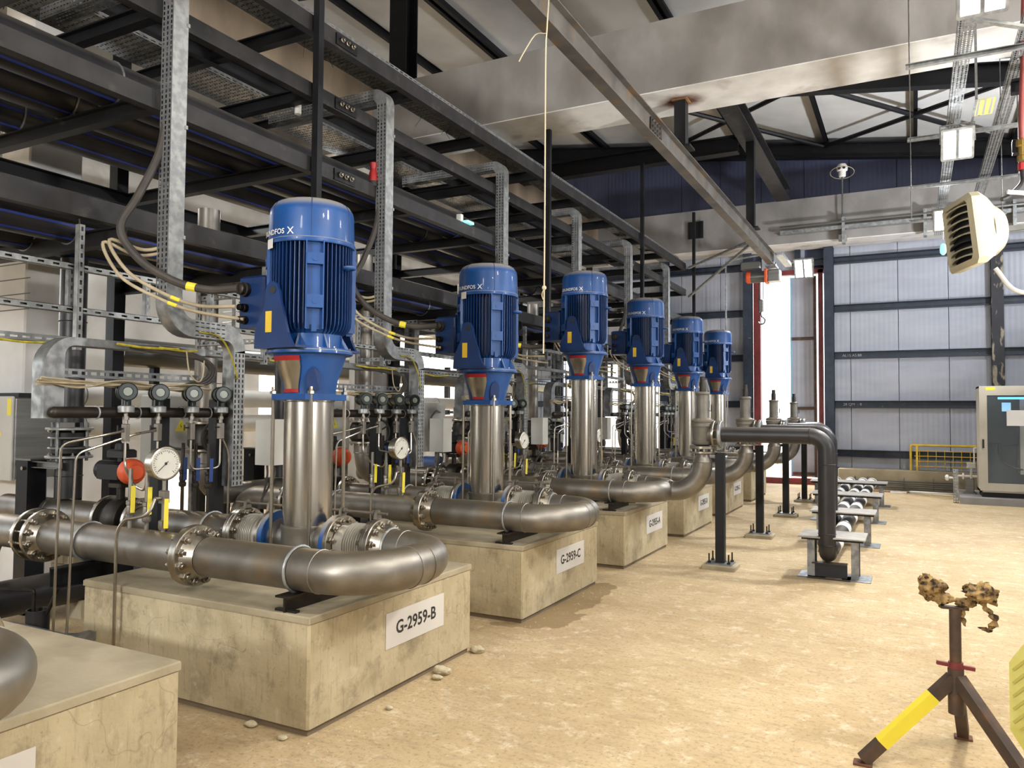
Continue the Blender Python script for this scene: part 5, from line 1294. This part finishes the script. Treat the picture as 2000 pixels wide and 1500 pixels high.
def gauge(lab):
    t = thing('pressure_gauge', (GX, GY, 1.1), lab, 'gauge', 'round pressure gauges')
    c = (GX, GY, 1.29)
    MB().lathe([(.0, -.07), (.08, -.07), (.088, -.065), (.09, -.01), (.098, 0), (.098, .012), (.09, .016), (.086, .009)], c, (1, -.1, 0), 36, cap=False).build('case', 'stainless_bright', t)
    a = Vector((1, -.1, 0)).normalized(); s_, u_, _ = basis(a)
    f = MB().lathe([(.087, .009), (.0, .0095)], c, a, 32, cap=False).build('dial', 'dial', t, smooth=0)
    tk = MB()
    for k in range(28):
        an = math.radians(225-k*10); r0, r1 = (.062, .078) if k % 4 == 0 else (.07, .078); p = Vector(c)+a*.0105
        d = s_*math.cos(an)+u_*math.sin(an); tk.bar(p+d*r0, p+d*r1, .0025, .0008, up=a)
    tk.build('scale_marks', 'ink', f, smooth=0)['kind'] = 'stuff'
    d = s_*math.cos(math.radians(-42))+u_*math.sin(math.radians(-42)); p = Vector(c)+a*.012
    MB().bar(p-d*.02, p+d*.065, .004, .001, up=a).lathe([(.009, .011), (.007, .014)], c, a, 12).build('needle', 'ink', t, smooth=0)
    MB().cyl((GX, GY, 1.2), (GX, GY, 1.13), .012, n=10).cbox(GX-.025, GX+.025, GY-.022, GY+.022, 1.06, 1.135, .005).cyl((GX, GY-.02, 1.09), (GX, GY-.06, 1.09), .012, n=8).cyl((GX, GY, .965), (GX, GY, 1.06), .014, n=10).build('gauge_valve', 'stainless', t)
    return t
row(gauge, 'round steel pressure gauge with white dial before the %s rack', (GX, GY, 1.1))
def ballv(x, y, hm, z, lab):
    t = thing('ball_valve', (x, y, .895), lab, 'valve', '%s handled ball valves' % ('yellow' if hm == 'yellow_bright' else 'blue'))
    MB().cyl((x, y, .885), (x, y, z+.25), .013, n=10).lathe([(.022, z-.06), (.026, z-.05), (.026, z-.03), (.02, z-.025), (.024, z), (.02, z+.03), (.024, z+.035), (.024, z+.055), (.018, z+.06)], (x, y, 0), n=8).cyl((x, y, z), (x+.05, y-.02, z), .009, n=8).build('body', 'dark_iron' if hm != 'yellow_bright' else 'stainless', t)
    MB().bar((x+.05, y-.02, z-.01), (x+.055, y-.022, z+.15), .024, .006, up=(1, -.4, 0)).build('handle', hm, t, smooth=0)
    return t
for k, (x, hm, y, z) in enumerate(((-4.18, 'yellow_bright', GY, 1.0), (-4.03, 'yellow_bright', GY, 1.0), (-3.885, 'yellow_bright', GY, .965), (-4.62, 'blue_handle', Y0, 1.12), (-4.49, 'blue_handle', Y0, 1.12), (-4.36, 'blue_handle', Y0, 1.12))):
    f = '%s ball valve with %s handle from the left on the %%s %s pipe' % (ordn[k % 3], 'yellow' if k < 3 else 'blue', 'discharge' if k < 3 else 'suction')
    if k == 2:
        t = thing('ball_valve', (x, y, .895), f % ordn[0], 'valve', 'yellow handled ball valves')
        MB().cyl((x, y, .885), (x, y, .965), .013, n=10).lathe([(.022, .905), (.026, .915), (.026, .955), (.02, .96)], (x, y, 0), n=8).cyl((x, y, .93), (x+.05, y-.02, .93), .009, n=8).build('body', 'stainless', t)
        MB().bar((x+.05, y-.02, .92), (x+.055, y-.022, 1.09), .024, .006, up=(1, -.4, 0)).build('handle', hm, t, smooth=0)
    else: t = ballv(x, y, hm, z, f % ordn[0])
    for i in range(1, 6): dup(t, (x, y+2.33*i, .895), f % ordn[i])
def itube(pts, r, lab, R=.05):
    t = thing('impulse_tube', pts[-1], lab, 'tube', 'thin steel impulse tubes'); MB().tube(bent(pts, R), r, 8).build('tube', 'stainless_bright', t); return t
tubes = (([(IX+.07, 3.11, 1.47), (IX+.07, 3.0, 1.45), (-4.44, 2.78, 1.40), (-4.44, 2.76, .05)], .008, 'left long impulse tube dropping to the floor before the %s rack'),
         ([(IX+.07, 3.34, 1.47), (IX+.07, 3.2, 1.45), (-4.42, 2.86, 1.34), (-4.41, 2.82, .05)], .008, 'right long impulse tube dropping to the floor before the %s rack'),
         ([(IX+.07, 3.13, 1.40), (IX+.07, 3.13, 1.25), (-4.22, 3.1, 1.14), (-4.05, GY, 1.12), (-4.03, GY, 1.25)], .008, 'short bent tube from the first transmitter to the valves, %s rack'),
         ([(IX+.07, 3.36, 1.40), (IX+.07, 3.36, 1.25), (-3.95, 3.1, 1.24), (-3.9, GY, 1.26)], .007, 'straight tube from the second transmitter behind the gauge, %s rack'),
         ([(IX+.07, 3.62, 1.40), (IX+.07, 3.62, 1.2), (IX+.08, 3.86, 1.2), (IX+.07, 3.87, 1.40)], .007, 'U shaped tube linking third and fourth transmitters, %s rack'),
         ([(GX, GY-.06, 1.09), (GX+.0, GY-.10, 1.0), (-4.02, GY-.16, .97), (-4.06, GY-.17, .9), (-4.06, GY-.17, .05)], .009, 'curved drain tube from the gauge down to the floor, %s rack'),
         ([(IX+.09, 3.87, 1.40), (IX+.09, 3.93, 1.3), (IX+.09, 3.93, .1)], .007, 'vertical tube at right end of the %s rack'))
for pts, r, f in tubes:
    t = itube(pts, r, f % ordn[0])
    for i in range(1, 6): dup(t, (pts[-1][0], pts[-1][1]+2.33*i, pts[-1][2]), f % ordn[i])
def jbox(lab):
    t = thing('junction_box', (-4.3, 4.3, 1.2), lab, 'box', 'small grey junction boxes')
    MB().cbox(-4.36, -4.2, 4.2, 4.36, 1.2, 1.54, .006).build('body', 'grey_box', t)
    MB().cbox(-4.2, -4.19, 4.2, 4.36, 1.2, 1.54, .002).build('lid', 'grey_box', t)
    for k, yy in enumerate((4.24, 4.31)): MB().tube(spline([(-4.27, yy, 1.2), (-4.27, yy, 1.1), (-4.33, yy-.08*k, .9), (-4.36, yy-.1, .6)], 5), .008, 6).build('lead', 'cable_black', t)
    return t
row(jbox, 'small pale grey junction box right of the %s drop tray', (-4.3, 4.3, 1.2))
# small tray bowing back from the drop tray over the transmitters, with looped black cables
def loop(lab):
    t = thing('loop_tray', (-4.45, 3.4, 2.0), lab, 'cable tray', 'bowed trays over transmitters')
    z = 1.985; x0, x1 = -4.56, -4.44
    MB().bb(x0, x1, 2.85, 3.8, z, z+.003).bb(x1-.002, x1, 2.85, 3.8, z, z+.05).build('run', 'galv', t, smooth=0)
    vs = []
    P = [(2.85, z+.05)]+[(2.85-.18*math.sin(a), z+.05-.18+.18*math.cos(a)) for a in [k*PI/16 for k in range(9)]]+[(2.67, 1.55)]
    for a, b in P: vs += [(x0, a, b), (x1, a, b)]
    n = len(P); b = MB().add(vs, [(2*i, 2*i+1, 2*i+3, 2*i+2) for i in range(n-1)])
    Q = [(2.85, z)]+[(2.85-.06*math.sin(a), z-.06+.06*math.cos(a)) for a in [k*PI/16 for k in range(9)]]+[(2.79, 1.55)]
    vs = [(x1, a, b_) for a, b_ in P]+[(x1, a, b_) for a, b_ in Q]
    b.add(vs, [(i, i+1, n+i+1, n+i) for i in range(n-1)]); b.build('bend', 'galv', t, smooth=40)
    for k in range(3):
        q = .02*k
        MB().tube(spline([(x1+.02, 3.2, z+.02), (x1+.02, 3.55, z+.03-q), (x1+.03, 3.78-q, z-.03), (x1+.03, 3.86-q, 1.88), (x1+.02, 3.8-q, 1.79+q*.5), (x1+.0, 3.6, 1.765)], 6), .012, 8).build('looped_cable', 'cable_black', t)
    for k in range(2):
        MB().tube(spline([(x1+.03, 3.1+.3*k, z+.03), (x1+.035, 3.3+.3*k, z+.02), (x1+.035, 3.55+.15*k, z+.03)], 5), .008, 6).build('earth_lead', 'cable_yellow', t)
    MB().tube(spline([(x1+.05, 3.6, z+.02), (x1+.05, 3.63, 1.86), (x1+.05, 3.7, 1.80), (x1+.05, 3.74, 1.84), (x1+.05, 3.75, 1.95)], 6), .005, 6).build('thin_lead', 'cable_beige', t)
    return t
row(loop, 'bowed galvanised tray with looped cables over the %s instrument rack', (-4.45, 3.4, 2.0))

# suction columns: elbow up to black plastic, flanged, into the rack
def column(lab):
    x, y = -5.93, Y0
    t = thing('suction_column', (x, y, 1.2), lab, 'pipe', 'black suction columns')
    MB().cyl((x, y, 1.5), (x, y, 2.8), .098, n=24).build('plastic_pipe', 'hdpe', t)
    MB().cyl((x, y, ZP+.12), (x, y, 1.24), .098, n=24).torus((x, y, 1.08), (0, 0, 1), .1, .005, 24, 6).torus((x, y, 2.3), (0, 0, 1), .1, .005, 24, 6).build('foot_spigot', 'hdpe', t)
    flange(t, (x, y, 1.24), (0, 0, 1), .17, .02, 8, .026, mt='galv_light', br=.14)
    flange(t, (x, y, 1.44), (0, 0, -1), .17, .02, 8, .026, mt='galv_light', br=.14)
    MB().lathe([(.1, 1.24), (.13, 1.26), (.13, 1.3), (.1, 1.315), (.1, 1.365), (.13, 1.38), (.13, 1.42), (.1, 1.44)], (x, y, 0), n=24).build('bellows_joint', 'rubber', t)
    for k in range(4):
        a = k*PI/2+.4; MB().cyl((x+.145*math.cos(a), y+.145*math.sin(a), 1.2), (x+.145*math.cos(a), y+.145*math.sin(a), 1.5), .012, n=8).build('stay_rod', 'galv', t)
    for zz in (1.3, 1.38): MB().torus((x, y, zz), (0, 0, 1), .145, .008, 24, 6).build('stay_ring', 'galv', t)
    return t
row(column, 'black plastic suction column with flanged joint left of the %s rack', (-5.93, Y0, 1.2))
def sqpost(lab):
    x, y = -6.22, Y0-.12
    t = thing('square_post', (x, y, 0), lab, 'post', 'black square column posts')
    MB().bar((x, y, 0), (x, y, 1.2), .15, .15).build('post', 'black', t, smooth=0)
    MB().bb(x-.08, x+.12, y-.08, y+.25, 1.2, 1.215).chan((x+.08, y, 1.17), (x+.4, y, 1.17), .05, .05, .006).build('arm', 'grey_steel', t, smooth=0)
    MB().lathe([(.016, 0), (.016, .02)], (x+.03, y-.075, 1.14), (0, -1, 0), 6).build('bolt', 'bolt', t)
    return t
row(sqpost, 'black square steel post with arm steadying the %s suction column', (-6.22, Y0-.12, 0))
# stainless risers with handwheel valves between the stations
def riser(lab):
    x, y = -5.9, 5.06
    t = thing('riser_pipe', (x, y, .8), lab, 'pipe', 'stainless risers with handwheels')
    P = [(x, y, 3.5), (x, y, 1.11)]+arc((x, y+.305, 1.11), (0, -.305, 0), (0, 0, -.305), 9)[1:]+[(x, y+.75, .805)]
    MB().tube(P, .1, 22).build('pipe', 'stainless', t)
    for zz in (1.11, 2.1): MB().torus((x, y, zz), (0, 0, 1), .1, .005, 24, 6).build('weld_seam', 'stainless', t)
    flange(t, (x, y, 1.5), (0, 0, 1), .165, .026, 8, .026); flange(t, (x, y, 1.22), (0, 0, -1), .165, .026, 8, .026)
    MB().lathe([(.12, 1.24), (.15, 1.28), (.15, 1.42), (.12, 1.48)], (x, y, 0), n=22).cyl((x, y, 1.36), (x+.26, y-.1, 1.36), .05, n=14).build('valve_body', 'dark_iron', t)
    c = Vector((x+.34, y-.13, 1.36)); a = Vector((.93, -.36, 0)); s_, u_, _ = basis(a)
    h = MB().torus(c, a, .15, .012, 30, 8).cyl(c-a*.1, c+a*.02, .018, n=10)
    for k in range(3):
        an = k*2*PI/3+.5; h.tube([c-a*.03, c+(s_*math.cos(an)+u_*math.sin(an))*.15], .01, 6)
    h.build('hand_wheel', 'rubber', t)
    return t
row(riser, 'stainless riser with black handwheel behind the %s pump', (-5.9, 5.06, .8), n=6)
def encl(lab):
    x, y = -6.6, 5.35
    t = thing('enclosure', (x, y, .95), lab, 'box', 'grey enclosures with warning triangle')
    MB().cbox(x-.2, x, y-.3, y+.3, 1.0, 1.75, .01).build('body', 'grey_box', t)
    d = MB().cbox(x, x+.02, y-.295, y+.295, 1.005, 1.745, .006).build('door', 'grey_box', t)
    tri = MB().add([(x+.0215, y-.075, 1.39), (x+.0215, y+.075, 1.39), (x+.0215, y, 1.52)], [(0, 1, 2)]).build('warning_triangle', 'yellow_bright', d, smooth=0)
    MB().add([(x+.0225, y-.01, 1.41), (x+.0225, y+.012, 1.44), (x+.0225, y-.004, 1.445), (x+.0225, y+.008, 1.48), (x+.0225, y-.012, 1.445), (x+.0225, y+.003, 1.435)], [(0, 1, 2, 3, 4, 5)]).build('bolt_symbol', 'ink', tri, smooth=0)
    MB().bar((x-.1, y-.25, 0), (x-.1, y-.25, 1.0), .05, .05).bar((x-.1, y+.25, 0), (x-.1, y+.25, 1.0), .05, .05).build('stand', 'galv', t, smooth=0)
    MB().tube(spline([(x+.05, y+.1, 1.6), (x+.1, y-.1, 1.62), (x+.12, y-.3, 1.45), (x+.1, y-.2, 1.25), (x+.05, y+.1, 1.2)], 6), .014, 8).build('conduit', 'grey_steel', t)
    return t
row(encl, 'light grey enclosure with yellow warning triangle behind the %s rack', (-6.6, 5.35, .95))

# ------------------------------------------------------------------ single items on the far left
t = thing('switch_cabinet', (-7.7, 4.4, .9), 'large grey switch cabinet with warning triangle at left edge', 'cabinet')
X0, X1, YA, YB = -8.35, -7.30, 4.05, 4.42
X1 = -6.62; X0 = -7.5; YA = 3.75; YB = 4.1
MB().cbox(X0, X1, YA, YB, 1.02, 1.70, .01).build('body', 'grey_steel', t)
d = MB().cbox(X0, X1-.005, YA-.022, YA, 1.01, 1.71, .006).build('door', 'grey_box', t)
xt = X1-.21
tr_ = MB().add([(xt-.06, YA-.0235, 1.38), (xt+.06, YA-.0235, 1.38), (xt, YA-.0235, 1.50)], [(0, 1, 2)]).build('warning_triangle', 'yellow_bright', d, smooth=0)
MB().add([(xt-.01, YA-.0245, 1.40), (xt+.012, YA-.0245, 1.43), (xt-.004, YA-.0245, 1.435), (xt+.008, YA-.0245, 1.47), (xt-.012, YA-.0245, 1.435), (xt+.003, YA-.0245, 1.425)], [(0, 1, 2, 3, 4, 5)]).build('bolt_symbol', 'ink', tr_, smooth=0)
MB().bb(X1-.08, X1-.02, YA-.0235, YA-.022, 1.55, 1.69).build('sticker', 'yellow_bright', d, smooth=0)
MB().bb(X1-.5, X1-.05, YA+.05, YB, 1.70, 1.74).build('cable_entry', 'black', t, smooth=0)
MB().bar((X0+.1, YB-.05, 0), (X0+.1, YB-.05, 1.02), .05, .05).bar((X1-.1, YB-.05, 0), (X1-.1, YB-.05, 1.02), .05, .05).build('stand', 'galv', t, smooth=0)
# slotted strut ladders standing on edge along the rack
t = thing('cable_ladder', (-5.0, 9, 2.4), 'galvanised slotted ladder on edge, running along the rack under the beams', 'cable ladder')
for zz in (2.27, 2.56):
    MB().holed((-4.98, 1.6, zz-.022), (0, 15, 0), (0, 0, .044), 150, 1, .42, .3).bb(-5.022, -5.02, 1.6, 16.6, zz-.022, zz+.022).bb(-5.02, -4.98, 1.6, 16.6, zz-.022, zz-.019).bb(-5.02, -4.98, 1.6, 16.6, zz+.019, zz+.022).build('rail', 'galv_light', t, smooth=0)
for k in range(26):
    yy = 2.0+k*.58
    MB().holed((-4.985, yy-.02, 2.28), (0, .04, 0), (0, 0, .27), 1, 5, .36, .5).bb(-5.02, -4.985, yy-.02, yy-.018, 2.28, 2.55).bb(-5.022, -5.02, yy-.02, yy+.02, 2.28, 2.55).build('rung', 'galv', t, smooth=0)
t = thing('cable_tray', (-5.0, 9, 2.05), 'low galvanised tray with yellow earth lead under the slotted ladder', 'cable tray')
MB().bb(-5.06, -4.92, 1.6, 16.6, 2.03, 2.033).holed((-4.92, 1.6, 2.03), (0, 15, 0), (0, 0, .05), 200, 1, .6, .25).build('tray', 'galv', t, smooth=0)
for k in range(6): MB().tube(spline([(-4.91, 2.55+2.33*k, 2.04), (-4.90, 2.8+2.33*k, 2.02), (-4.91, 3.1+2.33*k, 2.04)], 5), .008, 6).build('earth_lead', 'cable_yellow', t)
for k in range(7):
    yy = 3.18+1.66*k if k else 3.18
    t = thing('strut_post', (-4.95, yy, 2.0), '%s slotted strut hanging from the lowest rack tier' % (ordn+['seventh'])[k], 'strut', 'slotted hanging struts')
    MB().holed((-4.915, yy-.021, 2.0), (0, .042, 0), (0, 0, .84), 1, 14, .36, .5).bb(-4.955, -4.915, yy-.021, yy-.019, 2.0, 2.84).bb(-4.955, -4.915, yy+.019, yy+.021, 2.0, 2.84).bb(-4.957, -4.955, yy-.021, yy+.021, 2.0, 2.84).build('channel', 'galv_light', t, smooth=0)
# inner frame of strut brackets seen through the ladder
for k in range(6):
    yy = 2.62+2.33*k
    t = thing('bracket_assembly', (-5.6, yy, 2.2), '%s bracket assembly of slotted struts behind the ladder' % ordn[k], 'bracket', 'strut bracket frames')
    for z_ in (2.2, 2.62): MB().holed((-5.9, yy, z_), (.86, 0, 0), (0, 0, .041), 14, 1, .45, .35).bb(-5.9, -5.04, yy, yy+.04, z_-.002, z_).build('arm', 'galv', t, smooth=0)
    for x_ in (-5.9, -5.45): MB().holed((x_, yy-.002, 2.16), (.041, 0, 0), (0, 0, .64), 1, 11, .36, .5).bb(x_, x_+.002, yy, yy+.04, 2.16, 2.8).build('upright', 'galv', t, smooth=0)
    for j in range(4): MB().cyl((-5.9, yy+.3, 2.25+.1*j), (-5.04, yy+.3, 2.25+.1*j), .004, n=5).build('wire', 'grey_steel', t)
t = thing('vertical_tray', (-7.9, 4.35, 3), 'wide perforated vertical tray at the far left edge', 'cable tray')
MB().holed((-8.0, 4.3, .6), (.55, 0, 0), (0, 0, 4.6), 9, 110, .34, .55, stagger=True).holed((-7.45, 4.3, .6), (0, .08, 0), (0, 0, 4.6), 1, 110, .4, .55).build('tray', 'galv_light', t, smooth=0)
for k, (z_, lab) in enumerate(((1.78, 'upper white insulated pipe along the left wall'), (1.42, 'lower white insulated pipe along the left wall'))):
    t = thing('insulated_pipe', (-8.9, 9, z_), lab, 'pipe')
    MB().cyl((-8.9, 5.2, z_), (-8.9, 17, z_), .13, n=22).build('pipe', 'white', t)
    for q in range(10): MB().torus((-8.9, 5.8+1.1*q, z_), (0, 1, 0), .131, .006, 22, 6).build('band', 'galv', t)
for q in range(6):
    t = thing('pipe_trestle', (-8.9, 5.6+2.2*q, 0), '%s black trestle carrying the white insulated pipes' % ordn[q], 'support', 'black trestles of white pipes')
    MB().bar((-8.65, 5.6+2.2*q, 0), (-8.65, 5.6+2.2*q, 2.6), .1, .1).bar((-9.15, 5.6+2.2*q, 0), (-9.15, 5.6+2.2*q, 2.6), .1, .1).bar((-9.2, 5.6+2.2*q, 1.25), (-8.6, 5.6+2.2*q, 1.25), .06, .06).bar((-9.2, 5.6+2.2*q, 1.605), (-8.6, 5.6+2.2*q, 1.605), .06, .06).build('frame', 'black', t, smooth=0)
# header pipes and vessels in the background
t = thing('header_pipe', (-5.75, 9, .25), 'black header pipe low on saddles behind all the pump blocks', 'pipe')
MB().cyl((-5.75, -1, .25), (-5.75, 17.2, .25), .13, n=26).build('pipe', 'hdpe', t)
for q in range(7): MB().bb(-5.85, -5.65, 1.4+2.33*q, 1.5+2.33*q, 0, .14).build('saddle', 'block_top', t, smooth=0)
for q in range(8): MB().torus((-5.75, .5+2.33*q, .25), (0, 1, 0), .131, .006, 26, 6).build('weld_seam', 'hdpe', t)
t = thing('header_pipe', (-7.9, 9, 2.1), 'large grey header pipe at head height behind the racks', 'pipe')
MB().cyl((-7.85, 5.5, 2.25), (-7.85, 17.2, 2.25), .16, n=26).build('pipe', 'grey_steel', t)
for q in range(5): MB().bar((-7.85, 6.0+2.33*q, 0), (-7.85, 6.0+2.33*q, 2.1), .08, .08).build('support_leg', 'black', t, smooth=0)
for q in range(4):
    yy = 9.88+2.33*q
    t = thing('dosing_skid', (-8.1, yy, 0), '%s dark skid of valves and motors before the left wall' % ordn[q], 'skid', 'dark skids at left wall')
    MB().bb(-8.4, -7.65, yy-.35, yy+.35, 0, .1).build('base', 'dark_steel', t, smooth=0)
    MB().lathe([(.1, 0), (.13, .02), (.13, .35), (.1, .38)], (-8.25, yy, .65), (1, 0, 0), 18).build('motor', 'blue_deep' if q % 2 else 'green_black', t)
    MB().cbox(-8.3, -8.0, yy-.1, yy+.1, .1, .55, .01).build('pedestal', 'dark_iron', t)
    MB().tube(bent([(-7.9, yy+.2, .1), (-7.9, yy+.2, 1.1), (-7.7, yy+.2, 1.1), (-7.7, yy+.2, 1.7)], .08), .04, 12).build('riser', 'stainless', t)
    MB().lathe([(.08, 0), (.08, .06)], (-7.9, yy+.2, .8), n=14).torus((-7.78, yy+.2, .85), (1, 0, 0), .09, .01, 20, 6).build('valve', 'dark_iron', t)
    MB().cbox(-7.72, -7.6, yy-.3, yy-.08, 1.0, 1.4, .01).bar((-7.68, yy-.2, .1), (-7.68, yy-.2, 1.0), .04, .04).build('control_box', 'grey_box', t)
# floor drain with funnel and thin pipes on the left
t = thing('drain_funnel', (-4.95, 3.0, 0), 'black plastic floor drain with open funnel at left of first block', 'drain')
MB().lathe([(.05, .1), (.055, .14), (.068, .15), (.068, .33), (.06, .33), (.055, .2)], (-4.95, 2.98, 0), n=22, cap=False).build('funnel', 'hdpe', t)
MB().tube([(-6.6, 2.55, .1), (-4.95, 2.98, .1), (-4.55, 3.3, .1)], .07, 18).build('drain_pipe', 'hdpe', t)
MB().tube(bent([(-5.5, 2.85, .62), (-5.5, 2.85, .43), (-4.98, 2.97, .45), (-4.98, 2.97, .2)], .02, 4), .012, 8).tube([(-4.93, 2.99, .22), (-4.78, 3.02, .52)], .012, 8).build('thin_pipe', 'dark_iron', t)
MB().lathe([(.02, 0), (.03, .02), (.03, .06), (.02, .08)], (-5.5, 2.85, .54), n=10).torus((-5.46, 2.83, .58), (1, -.5, 0), .04, .006, 16, 6).build('valve', 'dark_iron', t)
t = thing('strut_bracket', (-4.6, 2.85, .3), 'slotted strut bracket fixed to the side of the first block', 'bracket')
MB().holed((-4.95, 2.78, .25), (.65, 0, 0), (0, 0, .041), 11, 1, .45, .4).bb(-4.95, -4.3, 2.78, 2.82, .246, .25).bb(-4.95, -4.3, 2.78, 2.82, .291, .294).bar((-4.32, 2.80, .27), (-4.32, 2.93, .27), .06, .05).build('channel', 'galv', t, smooth=0)
for k in range(3):
    t = thing('paver', (-7.6, 4.6, .1*k), '%s grey paver in the stack on the floor at far left' % ('lowest', 'middle', 'topmost')[k], 'paver', 'stack of grey pavers')
    MB().cbox(-7.3+.02*k, -6.75+.01*k, 4.35, 4.75, .10*k, .10*k+.095, .008).build('slab', 'block_top', t)
# red beacon on the rack and small exit lamp
t = thing('alarm_beacon', (-4.5, 5.75, 3.72), 'red alarm beacon standing on the rack third tier', 'beacon')
MB().lathe([(.04, 3.71), (.045, 3.715), (.045, 3.76), (.04, 3.765)], (-4.48, 5.72, 0), n=18).build('base', 'rubber', t)
MB().lathe([(.04, 3.765), (.04, 3.84), (.03, 3.87), (.03, 3.9), (.036, 3.91), (.036, 3.94), (.0, 3.95)], (-4.48, 5.72, 0), n=18).build('red_dome', 'red', t)
t = thing('exit_sign', (-4.5, 7.6, 3.75), 'small glowing turquoise lamp on the rack, right of the beacon', 'lamp')
MB().cbox(-4.6, -4.40, 7.32, 7.46, 3.73, 3.76, .006).build('lens', 'lamp_green', t)
MB().bb(-4.56, -4.5, 7.33, 7.38, 3.76, 3.84).build('bracket', 'white', t, smooth=0)
